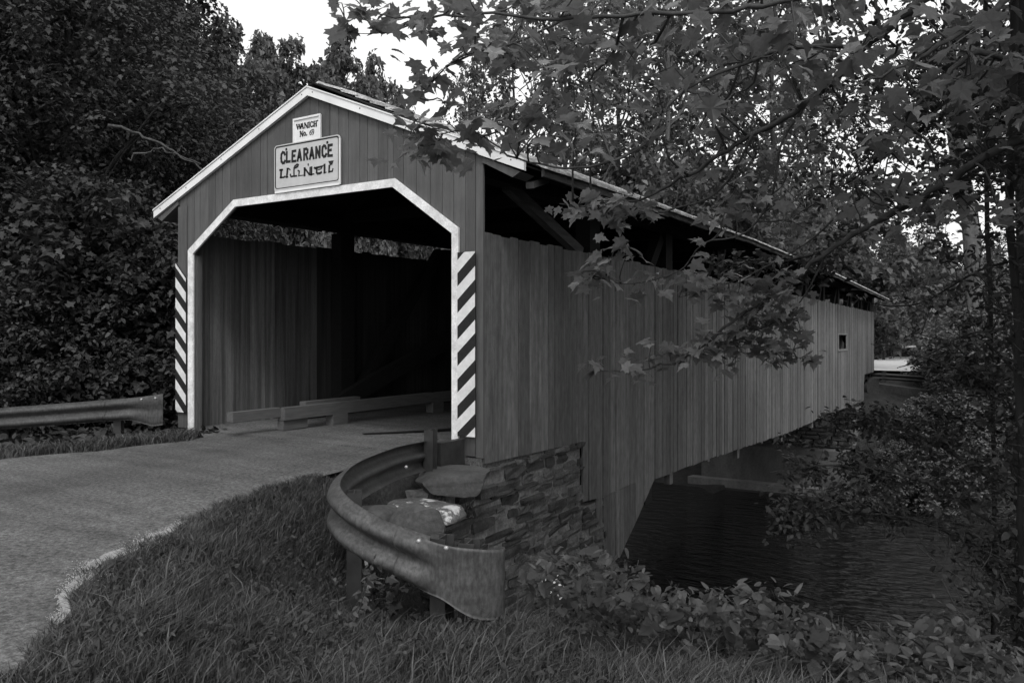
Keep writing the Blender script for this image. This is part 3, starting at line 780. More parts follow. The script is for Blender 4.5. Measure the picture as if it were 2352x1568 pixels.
def crown(seed, h, base, R, nl, size, tpl, lobes=14, shell=.8, sub=16, tight=.34, up=.5, tip=1.):
    """clumped crown: lobes round the stem, clumps on the lobes, leaves in the clumps"""
    r = np.random.default_rng(seed); P = []; LC = []
    for i in range(lobes):
        z = base+(h-base)*((i+.5)/lobes)
        u = (z-base)/(h-base); prof = (sin(pi*min(max(u*.86+.12, 0), 1))**.7)
        a = i*2.4+r.uniform(-.5, .5); rr = R*prof*r.uniform(.30, .72)
        if i == lobes-1: rr = 0
        c = np.array([cos(a)*rr, sin(a)*rr, z]); lr = R*(.30+.26*prof)*r.uniform(.8, 1.15)*(tip if i > lobes-3 else 1)
        LC.append((c, lr))
        d = rnd_dir(sub, r); cc = c+d*lr*r.uniform(.55, 1., (sub, 1))*np.array([1, 1, .8])
        P.append((cc, np.full(sub, lr*tight)*r.uniform(.6, 1.3, sub)))
    cc = np.vstack([p for p, _ in P]); cr = np.concatenate([q for _, q in P])
    w = cr**2; k = r.choice(len(cc), nl, p=w/w.sum())
    d = rnd_dir(nl, r); pos = cc[k]+d*(cr[k]*r.uniform(.15, 1, nl)**.6)[:, None]*np.array([1, 1, .75])
    pos[:, 2] = np.maximum(pos[:, 2], .1)
    nr = d*.5+rnd_dir(nl, r)*.7; nr[:, 2] = np.abs(nr[:, 2])*.6+up
    return scatter(tpl, pos, nr, size*r.uniform(.6, 1.25, nl), r, .4), LC
def trunk(h, r0, LC, r, lean=0., first=.2):
    mb = MB(); n = 9
    pts = np.array([(lean*sin(u*2.2)*1.2, lean*u*.8, h*.86*u) for u in np.linspace(0, 1, n)])+np.vstack([[0, 0, 0], r.normal(0, r0*.35, (n-1, 3))*np.array([1, 1, .2])])
    pts[0, 2] = -.5; mb.tube(pts, np.linspace(1, .18, n)**.9*r0, 8)
    for c, lr in LC:
        j = int(np.clip((c[2]-.18*h)/(h*.86)*n, 1, n-2)); a = pts[j]; m = (a+c)/2+np.array([0, 0, -.06*h*r.uniform(0, 1)])
        q = spline([a, m, c, c+(c-a)*.25], 7); mb.tube(q, np.linspace(r0*.32, r0*.05, 7), 5)
        for _ in range(2):
            e = c+rnd_dir(1, r)[0]*lr*.8; mb.tube(spline([q[3], (q[4]+e)/2+r.normal(0, .1, 3), e], 5), np.linspace(r0*.12, r0*.03, 5), 4)
    return mb
PROTO = {}
def proto(key, seed, h, base, R, nl, size, tpl, leaf, bark, r0, **kw):
    (v, f), LC = crown(seed, h, base, R, nl, size, tpl, **kw)
    PROTO[key] = (v, f, trunk(h, r0, LC, np.random.default_rng(seed+50)), leaf, bark, h, {})
def plant(key, name, label, cat, group, x, y, height, rot, z=None, wide=1.):
    v, f, tb, leaf, bark, h, made = PROTO[key]
    g = float(ground(np.array([x]), np.array([y]))[0]) if z is None else z
    o = thing(name, label, cat, (x, y, g-.1), group); s = height/h
    o.scale = (s*wide, s*wide, s); o.rotation_euler = (0, 0, rot)
    if not made:
        made['crown'] = mkobj('crown', v, f, M[leaf], o, False); made['trunk'] = tb.build('trunk', M[bark], o, True)
    else:
        for k in ('trunk', 'crown'):
            c = made[k].copy(); C.objects.link(c); c.parent = o
    return o

proto('wood1', 11, 13., 1.2, 4.0, 46000, .135, T_MLO, 'leaf_wood', 'bark', .22, lobes=22)
proto('wood2', 12, 13., .8, 3.8, 46000, .135, T_MLO, 'leaf_wood', 'bark', .18, lobes=22)
proto('wood3', 13, 13., 1.5, 4.2, 46000, .135, T_OVAL, 'leaf_wood', 'bark', .2, lobes=22)
proto('bush1', 14, 4., .1, 1.9, 12000, .11, T_OVAL, 'leaf_wood', 'bark', .05, lobes=12)
proto('bush2', 15, 4., .1, 2.0, 12000, .12, T_MLO, 'leaf_wood', 'bark', .05, lobes=12)
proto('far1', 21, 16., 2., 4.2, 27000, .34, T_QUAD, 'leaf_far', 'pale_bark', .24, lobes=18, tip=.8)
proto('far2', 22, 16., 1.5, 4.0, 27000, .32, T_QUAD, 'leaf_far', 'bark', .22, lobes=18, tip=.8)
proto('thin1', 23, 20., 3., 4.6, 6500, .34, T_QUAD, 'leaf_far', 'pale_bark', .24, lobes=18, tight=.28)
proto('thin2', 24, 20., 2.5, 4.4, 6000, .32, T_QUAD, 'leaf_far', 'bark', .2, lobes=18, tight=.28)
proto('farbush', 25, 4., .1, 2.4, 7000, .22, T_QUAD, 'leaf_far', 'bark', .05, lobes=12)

r_ = np.random.default_rng(5)
# left wood, behind the guardrail and along the near bank
GL = 'dark leafy trees of the wood left of the bridge'; LL = 'dark leafy tree in the dense wood left of the bridge'
for i, (px, dep, top, w) in enumerate([(-420, 14, -500, 1), (-190, 17, -450, 1), (10, 19, -420, 1), (150, 15.5, -150, .9), (130, 23, -380, 1), (215, 19, -60, .85), (260, 27, -160, .7), (180, 29, -300, .8),
                                       (60, 27, -350, 1), (-150, 28, -300, 1), (-350, 24, -300, 1), (430, 24, 90, .5)]):
    p = at(px, 768, dep); g = float(ground(np.array([p[0]]), np.array([p[1]]))[0])
    plant(('wood1', 'wood2', 'wood3')[i % 3], 'broadleaf_tree', LL, 'tree', GL, p[0], p[1], (YH-top)/F*dep+H-g, i*1.7, None, w)
GS = 'trees standing against the sky behind the bridge roof'; LS = 'dark leafy tree standing against the sky beyond the left side of the bridge roof'
for i, (px, dep, top, w) in enumerate([(300, 30, -60, .6), (415, 30, 25, .6), (520, 33, 75, .55), (600, 35, 95, .45), (680, 36, 112, .55), (785, 38, 85, .5), (850, 43, 150, .5), (735, 50, 170, .6), (905, 46, 210, .4), (600, 44, 120, .7)]):
    p = at(px, 768, dep); g = float(ground(np.array([p[0]]), np.array([p[1]]))[0])
    plant(('far1', 'far2')[i % 2], 'broadleaf_tree', LS, 'tree', GS, p[0], p[1], (YH-top)/F*dep+H-g, i*2.1+.4, None, w)
GB = 'bushes behind the left guardrail'; LB = 'dark leafy bush in the thicket behind the left guardrail'
for i, (px, dep, h) in enumerate([(-60, 12.6, 3.6), (60, 13.4, 4.2), (150, 13, 3.2), (235, 13.8, 4.6), (315, 13.6, 3.6), (375, 14.6, 4.4), (405, 16.8, 4.5), (-140, 13.4, 4.4), (100, 16, 5), (280, 17, 5.2), (20, 12, 2.6)]):
    p = at(px, 768, dep); plant(('bush1', 'bush2')[i % 2], 'bush', LB, 'bush', GB, p[0], p[1], h+.3, i*2.3)
# trees across the creek seen over the left wall and through the bridge, and behind its far end
GR = 'trees across the creek behind the bridge'; LR = 'thin leafy tree across the creek showing sky between its leaves behind the bridge'
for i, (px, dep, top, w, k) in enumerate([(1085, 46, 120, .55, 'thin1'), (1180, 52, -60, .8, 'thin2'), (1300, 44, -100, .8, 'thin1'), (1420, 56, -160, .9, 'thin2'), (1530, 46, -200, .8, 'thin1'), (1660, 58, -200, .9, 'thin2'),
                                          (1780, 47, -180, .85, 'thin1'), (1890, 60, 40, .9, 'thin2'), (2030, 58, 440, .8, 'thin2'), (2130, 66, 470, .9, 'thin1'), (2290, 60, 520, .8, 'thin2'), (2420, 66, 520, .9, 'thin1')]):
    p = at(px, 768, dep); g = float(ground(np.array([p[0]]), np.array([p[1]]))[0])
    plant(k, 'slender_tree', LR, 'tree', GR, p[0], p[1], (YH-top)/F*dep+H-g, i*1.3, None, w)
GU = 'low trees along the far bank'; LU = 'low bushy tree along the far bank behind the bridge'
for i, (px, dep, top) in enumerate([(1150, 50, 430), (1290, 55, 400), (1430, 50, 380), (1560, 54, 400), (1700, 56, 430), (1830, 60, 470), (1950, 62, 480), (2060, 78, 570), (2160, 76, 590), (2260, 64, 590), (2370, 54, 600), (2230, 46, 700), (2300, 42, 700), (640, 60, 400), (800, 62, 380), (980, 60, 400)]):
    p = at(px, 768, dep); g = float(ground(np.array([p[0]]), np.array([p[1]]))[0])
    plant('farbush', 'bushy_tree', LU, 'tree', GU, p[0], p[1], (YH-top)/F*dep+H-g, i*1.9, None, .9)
for i, (px, dep, top, lab) in enumerate([(2030, 74, 610, 'pale leafed bush seen just past the far end of the bridge roof'), (2185, 41, 790, 'bush beside the bright road beyond the bridge')]):
    p = at(px, 768, dep); g = float(ground(np.array([p[0]]), np.array([p[1]]))[0])
    plant('farbush', 'bush', lab, 'bush', None, p[0], p[1], (YH-top)/F*dep+H-g, i*1.9)
GK = 'bushes on the far bank above the water'; LK = 'leafy bush hanging on the far bank above the water right of the bridge'
for i, (px, dep, h) in enumerate([(2060, 32, 1.3), (2130, 33, 1.8), (2190, 32, 2.4), (2000, 29.6, 1.5), (2055, 30.2, 1.8), (2110, 30.0, 1.9), (2165, 30.4, 2.1), (2225, 30.2, 2.2), (2280, 30.8, 2.4), (2340, 31, 2.6), (1950, 29.5, 1.2), (2400, 31, 2.6), (2240, 35, 3.4), (2300, 33, 3.2), (2360, 36, 3.6), (1985, 30, 1.1), (1930, 31, 1.1), (2290, 38, 4.2), (2210, 39, 3.0)]):
    p = at(px, 768, dep); plant('farbush', 'bush', LK, 'bush', GK, p[0], p[1], h, i*2.7, None, 1.25)
# the tall pale trunk right of the far end
p = at(2238, 768, 38); g = float(ground(np.array([p[0]]), np.array([p[1]]))[0])
tt = thing('pale_trunk_tree', 'tall tree with a thick pale mottled trunk right of the far end of the bridge', 'tree', (p[0], p[1], g))
tb = MB(); tb.tube(spline([at(2245, 900, 38), at(2238, 640, 38), at(2225, 480, 38), at(2195, 330, 38), at(2180, 100, 38), at(2190, -150, 38)], 14), np.linspace(.48, .25, 14), 10)
tb.tube(spline([at(2215, 430, 38), at(2250, 300, 38), at(2330, 100, 37)], 8), np.linspace(.22, .1, 8), 7)
tb.build('trunk', M['pale_bark'], tt, True)
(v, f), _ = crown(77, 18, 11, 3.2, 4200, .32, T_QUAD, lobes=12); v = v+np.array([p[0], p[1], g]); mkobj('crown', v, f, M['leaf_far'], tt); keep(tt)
def r_n(): return r_.normal(0, .03, (16, 3))
# bleached bare limbs in the left wood
for pts, rb_, lab in (([(255, 288), (300, 300), (350, 318), (400, 345), (430, 368), (475, 385)], .05, 'long bleached bare branch arching through the left wood above the eave'),
                     ([(295, 368), (330, 350), (370, 343), (420, 355), (465, 378)], .035, 'shorter bleached bare branch crossing beneath the longer one'),
                     ([(165, 570), (210, 575), (260, 583), (310, 598), (335, 615)], .045, 'pale broken branch low in the left wood above the guardrail')):
    o = MB().tube(spline([at(x, y, 13.6) for x, y in pts], 16)+r_n(), np.linspace(rb_*.6, rb_*.22, 16), 6).build('bare_branch', M['deadwood'], None, True)
    tag(o, lab, 'branch')

# ------------------------------------------------------------------ sprayed trees: limbs traced through the air, twigs grown to targets, leaves on the twigs
def spray_tree(o, limbs, targets, tpl, size, per, leafm, barkm, seed, reach=2.2, twig_r=.006, up=.9, down=.8, limb_leaf=0., spread=.10, upper=None):
    r = np.random.default_rng(seed); tb = MB(); S = []
    for pts, r0, r1 in limbs:
        q = spline(pts, max(12, len(pts)*5)); q[1:-1] += r.normal(0, r0*.25, q[1:-1].shape)
        tb.tube(q, np.linspace(r0, r1, len(q)), 7); S.append(q)
    S = np.vstack(S); tw = MB(); P = []
    def leaves(q, n):
        for _ in range(n):
            u = r.uniform(.25, 1.02)**.7*(len(q)-1); i = min(int(u), len(q)-2); b = q[i]+(q[i+1]-q[i])*(u-i)
            P.append(b+r.normal(0, spread, 3)*np.array([1, 1, .6]))
    for t in targets:
        d = np.linalg.norm(S-t, axis=1); j = int(np.argmin(d+r.uniform(0, .3, len(d))))
        a = S[j]; v = t-a; ln = np.linalg.norm(v)
        if ln > reach: a = t-v/ln*reach*r.uniform(.5, .9); a = a+np.array([0, 0, .1])
        q = spline([a, a+(t-a)*.35+r.normal(0, .06*min(ln, 1.5), 3), a+(t-a)*.7+r.normal(0, .05*min(ln, 1.5), 3)+np.array([0, 0, .04]), t], 8)
        tw.tube(q, np.linspace(twig_r*(1+min(ln, 1)), twig_r*.4, 8), 4)
        leaves(q, per)
    if limb_leaf:
        for pts, r0, r1 in limbs:
            q = spline(pts, 20); leaves(q[4:], int(limb_leaf))
    P = np.array(P); n = len(P); nr = rnd_dir(n, r); nr[:, 2] = np.abs(nr[:, 2])*.7+up
    v, f = scatter(tpl, P, nr, size*r.uniform(.55, 1.25, n), r, down)
    tb.build('trunk', M[barkm], o, True)
    if tw.n: tw.build('twigs', M['twig'], o, True)
    mkobj('crown', v, f, M[leafm], o)
    if upper:
        cs_, per_, rad, sz, tp = upper; cs_ = np.array(cs_); Q = np.repeat(cs_, per_, 0); Q = Q+rnd_dir(len(Q), r)*rad*r.uniform(.1, 1, (len(Q), 1))**.6
        d = (Q-CAM)@VW; px = CX+F*((Q-CAM)@RX)/d; py = YH-F*(Q-CAM)[:, 2]/d
        Q = Q[(px > 2410) | (py < -45) | (d < .3)]; nr = rnd_dir(len(Q), r); nr[:, 2] = np.abs(nr[:, 2])*.6+.7
        v, f = scatter(tp, Q, nr, sz*r.uniform(.6, 1.2, len(Q)), r, .6); mkobj('upper_crown', v, f, M[leafm], o)
    keep(o)
def rect_targets(rs, r):
    out = []
    for x0, x1, y0, y1, d0, d1, n in rs:
        for _ in range(n): out.append(at(r.uniform(x0, x1), r.uniform(y0, y1), r.uniform(d0, d1)))
    return out
A = lambda L: [at(*p) for p in L]
def crown_box(n, l0, l1, d0, d1, z0, z1, r):
    out = []
    while len(out) < n:
        l, d, z = r.uniform(l0, l1), r.uniform(d0, d1), r.uniform(z0, z1)
        px, py = CX+F*l/d, YH-F*(z-H)/d
        if (px > 2430 or py < -60): out.append(CAM+d*VW+l*RX+np.array([0, 0, z-H]))
    return out
mt = thing('maple_tree', 'maple hanging its big lobed leaves over the bridge roof from the upper right', 'tree', tuple(at(2620, 1400, 5.6)))
L_ = [(A([(2620, 1500, 5.6), (2600, 900, 5.6), (2560, 300, 5.6), (2500, -250, 5.5), (2480, -700, 5.5)]), .17, .09),
      (A([(2500, -250, 5.5), (2300, -120, 5.2), (2117, 0, 5.2), (1990, 110, 5.5), (1850, 240, 5.8), (1730, 305, 6), (1600, 390, 6.3), (1500, 445, 6.6), (1400, 480, 6.8)]), .045, .006),
      (A([(2590, 400, 5.6), (2400, 310, 6.2), (2260, 362, 6.4), (2180, 420, 6.6), (2110, 450, 6.7), (1990, 520, 6.9), (1900, 580, 7), (1800, 660, 7.2), (1700, 725, 7.3), (1600, 800, 7.4), (1500, 848, 7.5), (1370, 852, 7.5)]), .045, .005),
      (A([(2490, -300, 5.4), (2200, -90, 4.8), (1900, -20, 4.5), (1700, 20, 4.5), (1500, 32, 4.6), (1300, 42, 4.7), (1100, 32, 4.8), (960, 42, 4.9), (850, 30, 5)]), .022, .004),
      (A([(1850, 240, 5.8), (1795, 330, 5.9), (1780, 420, 6), (1760, 480, 6.2), (1700, 540, 6.4), (1615, 560, 6.5), (1560, 622, 6.6), (1450, 652, 6.6), (1380, 638, 6.6)]), .012, .003),
      (A([(1990, 110, 5.4), (1820, 110, 5), (1700, 150, 4.8), (1560, 215, 4.7), (1480, 330, 4.7), (1340, 385, 4.8), (1190, 365, 4.9), (1080, 300, 5), (960, 320, 5.1)]), .016, .003),
      (A([(1300, 42, 4.7), (1180, 100, 4.8), (1060, 130, 4.9), (1000, 180, 5), (965, 225, 5)]), .008, .003),
      (A([(960, 42, 4.9), (900, 70, 5), (860, 78, 5), (800, 75, 5)]), .005, .002),
      (A([(2110, 450, 6.7), (1960, 470, 6.8), (1850, 560, 7), (1700, 640, 7.1), (1560, 682, 7.2)]), .014, .003),
      (A([(1730, 305, 6), (1650, 440, 6.3), (1500, 488, 6.5), (1400, 482, 6.6), (1285, 468, 6.6)]), .012, .003),
      (A([(2560, 300, 5.6), (2400, 180, 5.4), (2250, 120, 5.2), (2150, 200, 5.2), (2050, 300, 5.3), (1960, 420, 5.5)]), .03, .004),
      (A([(2500, -250, 5.5), (2350, -40, 4.6), (2230, 60, 4.4), (2080, 150, 4.4), (1950, 200, 4.5)]), .03, .004),
      (A([(1900, 580, 7), (1840, 690, 7.2), (1780, 740, 7.3), (1700, 780, 7.4), (1870, 830, 7.4)]), .008, .003)]
tg = rect_targets([(745, 830, -10, 30, 4.9, 5.1, 4), (890, 1060, 20, 110, 4.8, 5.2, 5), (950, 1060, 150, 260, 4.9, 5.2, 4), (930, 1110, 290, 390, 4.9, 5.3, 12), (1110, 1280, 150, 340, 4.5, 5.1, 11),
                   (1050, 1400, -20, 130, 4.5, 6, 22), (1250, 1620, 130, 310, 4.6, 6.2, 18), (1400, 2000, -20, 140, 4.4, 6, 22), (1600, 2000, 140, 330, 5, 6.5, 14),
                   (1280, 1560, 455, 520, 6.3, 6.8, 16), (1380, 1500, 560, 600, 6.4, 6.7, 3), (1600, 1800, 380, 520, 6, 7, 9), (1800, 2100, 330, 560, 5.6, 7, 16), (1330, 1380, 625, 645, 6.5, 6.7, 3), (1400, 1510, 640, 680, 6.5, 6.7, 4),
                   (1560, 1850, 640, 700, 7, 7.3, 18), (1690, 1840, 690, 800, 7.1, 7.5, 24), (1480, 1700, 760, 850, 7.3, 7.6, 20), (1335, 1480, 840, 870, 7.4, 7.6, 4), (1770, 1850, 800, 830, 7.2, 7.5, 8),
                   (2000, 2352, -30, 330, 4.2, 6.4, 38), (2100, 2400, 330, 560, 5.6, 7, 20),
                   (1650, 2700, -900, -60, 4.5, 8, 110), (2352, 3000, -300, 700, 4.5, 9, 60)], r_)
tg += crown_box(60, 1.2, 8.5, 2.5, 12.5, 4.6, 9.5, r_)
up_ = crown_box(95, 1.3, 8.5, 3, 12.5, 4.8, 9.5, r_)+crown_box(45, 4.2, 9, 2, 11, 1.2, 5, r_)
L_ += [(A([(2480, -500, 5.5), (2250, -600, 6), (2000, -560, 6.5), (1800, -480, 7)]), .05, .008), (A([(2600, 200, 5.6), (2800, 100, 6.5), (2900, -100, 7)]), .05, .01)]
spray_tree(mt, L_, tg, T_MAPLE, .135, 6, 'leaf_maple', 'twig', 31, limb_leaf=4, upper=(up_, 170, .85, .19, T_MLO))

# small-leaved bush leaning over the water from the right bank
bt = thing('riverside_bush', 'small leaved bush leaning out over the creek from the right', 'bush', tuple(at(2480, 1560, 8.6)))
L2 = [(A([(2480, 1600, 8.8), (2420, 1300, 8.8), (2300, 1120, 8.8), (2150, 1020, 8.8), (2000, 965, 8.9), (1890, 950, 9)]), .045, .006),
      (A([(2420, 1300, 8.8), (2250, 1180, 8.6), (2080, 1090, 8.6), (1900, 1070, 8.6), (1770, 1085, 8.6)]), .03, .004),
      (A([(2480, 1600, 8.4), (2330, 1330, 8.2), (2150, 1210, 8.2), (1960, 1180, 8.2), (1800, 1215, 8.2)]), .03, .004),
      (A([(2420, 1300, 8.8), (2330, 950, 8.9), (2220, 860, 8.9), (2080, 805, 9), (2000, 790, 9)]), .03, .003),
      (A([(2330, 950, 8.9), (2200, 800, 9), (2120, 770, 9), (2060, 740, 9)]), .012, .003),
      (A([(2520, 700, 8.4), (2350, 745, 8.6), (2220, 770, 8.8), (2130, 815, 8.9), (2060, 845, 9)]), .024, .004)]
tg = rect_targets([(1890, 2060, 925, 1010, 8.6, 9.2, 30), (1800, 2000, 1000, 1110, 8.4, 9, 36), (1760, 1880, 1130, 1240, 8, 8.5, 32), (1840, 2080, 1080, 1220, 8, 8.8, 22), (2180, 2420, 1180, 1400, 7, 8.4, 34), (2240, 2420, 1380, 1560, 6, 7.2, 24), (1900, 2060, 1110, 1220, 8, 8.8, 16), (2000, 2352, 950, 1120, 8.4, 9.2, 70), (2150, 2400, 1080, 1200, 7.8, 8.8, 22), (2260, 2400, 1200, 1420, 7.8, 8.8, 16),
                   (2130, 2352, 820, 940, 8.6, 9.2, 22), (2150, 2400, 560, 800, 8.2, 9, 34), (2180, 2400, 780, 1000, 8.2, 9, 40)], r_)
spray_tree(bt, L2, tg, T_OVAL, .085, 17, 'leaf_small', 'twig', 32, reach=1.2, twig_r=.003, spread=.07)
# spray of small leaves over the roof edge
st_ = thing('beech_tree', 'small leaved tree reaching over the middle of the bridge roof from the right bank', 'tree', tuple(at(2700, 1300, 11)))
L3 = [(A([(2700, 1500, 11), (2660, 700, 11), (2600, 250, 11), (2560, -200, 11)]), .13, .07),
      (A([(2640, 520, 11), (2400, 330, 10.8), (2200, 420, 10.6), (2000, 520, 10.5), (1850, 590, 10.4), (1700, 600, 10.3), (1640, 625, 10.3)]), .04, .005),
      (A([(2400, 330, 10.8), (2200, 250, 10.8), (2050, 350, 10.8), (1900, 450, 10.8), (1780, 520, 10.8)]), .025, .004),
      (A([(2620, 350, 11), (2400, 560, 10.5), (2250, 620, 10.4), (2100, 700, 10.4), (1980, 690, 10.4)]), .03, .004)]
tg = rect_targets([(1620, 1760, 580, 640, 10.1, 10.6, 12), (1760, 1960, 580, 690, 10.2, 10.7, 14), (1850, 2150, 380, 640, 10.3, 11, 26), (2100, 2400, 300, 660, 10, 11, 26), (2050, 2352, 60, 330, 10.4, 11, 46), (1880, 2400, -30, 320, 9.6, 11, 60), (1950, 2352, 300, 470, 10, 11, 40), (1500, 2000, -20, 420, 10.5, 12, 46), (1950, 2420, -20, 560, 10.2, 12, 80)], r_)
up_ = crown_box(70, 6, 13, 8, 15, 2, 11, r_)
spray_tree(st_, L3, tg, T_OVAL, .115, 16, 'leaf_small', 'bark', 33, reach=1.6, twig_r=.004, spread=.10, upper=(up_, 170, 1.0, .2, T_OVAL))
# dark saplings at the right edge
for i, (bx, tx, dep, lab) in enumerate([(2338, 2330, 6.6, 'slim dark sapling at the right edge, standing in the vines'), (2352, 2345, 7.4, 'dark young tree behind the slim sapling at the right edge'), (2275, 2262, 9.6, 'thin dark stem rising from the bank left of the saplings')]):
    sp = thing('sapling', lab, 'sapling', tuple(at(bx, 1500, dep)))
    base = at(bx, 768, dep); g = float(ground(np.array([base[0]]), np.array([base[1]]))[0])
    a = np.array([base[0], base[1], g-.2])
    top = at(tx, -250, dep)
    Ls = [(np.array([a, a+(top-a)*.3+r_.normal(0, .04, 3), a+(top-a)*.65+r_.normal(0, .05, 3), top]), (.04, .08, .025)[i], .03)]
    for k in range(5):
        c = a+(top-a)*r_.uniform(.25, .9); Ls.append((np.array([c, c+np.array([r_.uniform(-.5, .3), r_.uniform(-.4, .4), r_.uniform(.1, .5)]), c+np.array([r_.uniform(-1, .5), r_.uniform(-.6, .6), r_.uniform(-.1, .8)])]), .015, .004))
    tg = rect_targets([(bx-50+20*i, 2420, 560, 900, dep-.5, dep+.5, 12), (bx-50+20*i, 2420, 900, 1300, dep-.5, dep+.5, 22), (bx-20, 2420, 1250, 1500, dep-.4, dep+.4, 16), (bx-60, 2420, 100, 600, dep-.5, dep+.5, 30)], r_)
    spray_tree(sp, Ls, tg, T_OVAL, .085, 13, 'leaf_small', 'bark', 40+i, reach=.9, twig_r=.003)

# ------------------------------------------------------------------ ground plants
def on_ground(n, d0, d1, l0, l1, r):
    d = r.uniform(d0, d1, n); l = r.uniform(l0, l1, n)
    X = CAM[0]+d*VW[0]+l*RX[0]; Y = CAM[1]+d*VW[1]+l*RX[1]
    return X, Y, d, l
def is_vine(d, l, X, r):
    return (d > 4.40-.42*np.clip(l-.2, 0, 3)+r.normal(0, .10, len(d))) & (X > .2) & (l > .10+.35*np.clip(5-d, 0, 1))
def blades(X, Y, z0, hgt, r, lean=(.25, .1), wid=.0035):
    n = len(X); b = np.stack([X, Y, z0], 1)
    a = r.uniform(0, 2*pi, n); side = np.stack([np.cos(a), np.sin(a), np.zeros(n)], 1)
    ld = np.stack([r.normal(lean[0], .45, n), r.normal(lean[1], .45, n), np.zeros(n)], 1)
    hgt = hgt[:, None]; w = (wid*r.uniform(.6, 1.5, n))[:, None]
    m = b+np.array([0, 0, .58])*hgt+ld*hgt*.28; t = b+np.array([0, 0, .92])*hgt+ld*hgt*.95
    v = np.stack([b-side*w, b+side*w, m-side*w*.8, m+side*w*.8, t], 1).reshape(-1, 3)
    k = (np.arange(n)*5)[:, None, None]; f = (np.array([[0, 1, 2], [1, 3, 2], [2, 3, 4]])[None]+k).reshape(-1, 3)
    return v, f
r = np.random.default_rng(9)
X, Y, d, l = on_ground(260000, 2.5, 7.6, -3.4, 2.6, r)
s = X-road_r(Y)
clump = np.sin(X*5.1+np.sin(Y*4.2)*1.5)*np.cos(Y*4.7-np.sin(X*3.3))
keepm = (s > -.04+.05*np.sin(Y*7)+.04*np.sin(Y*19)) & ~is_vine(d, l, X, r) & (r.uniform(0, 1, len(X)) < .62+.38*clump) & (r.uniform(0, 1, len(X)) < np.clip(3.6/d, 0, 1)**1.2)
loop = (X < 2.0) & (Y > -3.35-.5*np.clip(X-1, 0, 1)) & (X > -.2+.0*Y) & (Y > np.interp(X, [-.2, .1, .6, 1.0, 1.4, 2.1], [-1.0, -1.7, -2.7, -3.2, -3.45, -3.3]))
keepm &= ~loop
X, Y, s = X[keepm], Y[keepm], s[keepm]; cl = clump[keepm]
hg = .85*(.05+.07*r.uniform(0, 1, len(X))**1.5+.04*(cl+1)+.12*(r.uniform(0, 1, len(X)) < .05))*np.clip(.45+s*1.2, .45, 1)
v1, f1 = blades(X, Y, ground(X, Y)-.01, hg, r)
ne = 15000; ye = np.interp(r.uniform(0, 1, ne)**.8, [0, 1], [-5.9, -1.6]); se = np.abs(r.normal(0, .10, ne))-.05+.04*np.sin(ye*11)+.03*np.sin(ye*27); xe = road_r(ye)+se
ke = ~((xe < .2) & (ye > -1.7)); xe, ye = xe[ke], ye[ke]
v3, f3 = blades(xe, ye, ground(xe, ye)-.005, r.uniform(.03, .13, len(xe)), r, (0, 0), .003)
v1, f1 = np.vstack([v1, v3]), np.vstack([f1, f3+len(v1)])
n2 = 26000                                                             # left verge
yy = r.uniform(-5, -.05, n2); off = r.uniform(-.05, 1.5, n2)**1.2; xx = road_l(yy)-off+.10*np.sin(yy*6)
v2, f2 = blades(xx, yy, ground(xx, yy)-.01, r.uniform(.06, .2, n2), r, (0, 0), .006)
tag(mkobj('grass', np.vstack([v1, v2]), np.vstack([f1, f2+len(v1)]), M['grass']), kind='stuff', label='long uneven grass on the road verges', cat='grass')

X, Y, d, l = on_ground(16000, 2.6, 6.5, -3.2, 2.4, r)
k = (X-road_r(Y) > .12) & ~is_vine(d, l, X, r) & ~((X < 2.0) & (Y > -3.2) & (X > -.2) & (Y > np.interp(X, [-.2, .1, .6, 1.0, 1.4, 2.1], [-1.0, -1.7, -2.7, -3.2, -3.45, -3.3]))) & (np.sin(X*3.7+1)*np.cos(Y*4.3) > -.25)
X, Y = X[k], Y[k]; nr = rnd_dir(len(X), r)*.6; nr[:, 2] += .9
vw, fw = scatter(T_OVAL, np.stack([X, Y, ground(X, Y)+r.uniform(.01, .12, len(X))], 1), nr, r.uniform(.015, .05, len(X))**1., r, .2)
tag(mkobj('clover', vw, fw, M['leaf_vine']), kind='stuff', label='low clover and small broad weeds among the grass', cat='ground cover')
X, Y, d, l = on_ground(60000, 3.2, 12.5, -.3, 7.5, r)
k = is_vine(d, l, X, r) & (X > .12) & (r.uniform(0, 1, len(X)) < np.clip(5.2/d, .25, 1)**1.5)
k &= ~((X < .5) & (Y > -1.2) & (Y < 2.9) & (r.uniform(0, 1, len(X)) < .75))
X, Y, d = X[k], Y[k], d[k]; n = len(X)
lt_ = dl(X, Y)[1]
mound = .40-.18*sst(1.2, 2.4, lt_)+.20*np.sin(X*2.1+1)*np.cos(Y*1.7)+.08*np.sin(X*5+Y*4)
z = ground(X, Y)+np.clip(mound, .06, .58)*r.uniform(.15, 1.05, n)**.6*np.clip((d-3.2)*.9, .25, 1)
nr = rnd_dir(n, r)*.55; nr[:, 2] += .9; nr -= .25*VW
P_ = np.stack([X, Y, z], 1); big = r.uniform(0, 1, n) < .62
va, fa_ = scatter(T_HEART, P_[big], nr[big], r.uniform(.022, .10, big.sum())*np.where(r.uniform(0, 1, big.sum()) < .5, .7, 1.), r, .4)
vs, fs_ = scatter(T_LANCE, P_[~big]+np.array([0, 0, .04]), nr[~big]+r.normal(0, .5, ((~big).sum(), 3)), r.uniform(.035, .09, (~big).sum()), r, .1)
vm = MB()
for q in range(140):
    k_ = r.integers(n); b_ = P_[k_]-np.array([0, 0, .1]); e_ = b_+np.array([r.normal(0, .22), r.normal(0, .22), r.uniform(.1, .38)])
    vm.tube(spline([b_, (b_+e_)/2+r.normal(0, .05, 3), e_], 6), np.linspace(.004, .0015, 6), 4)
tag(vm.build('vine_stems', M['twig'], None, True), kind='stuff', label='thin bare stems poking out of the vines', cat='stems')
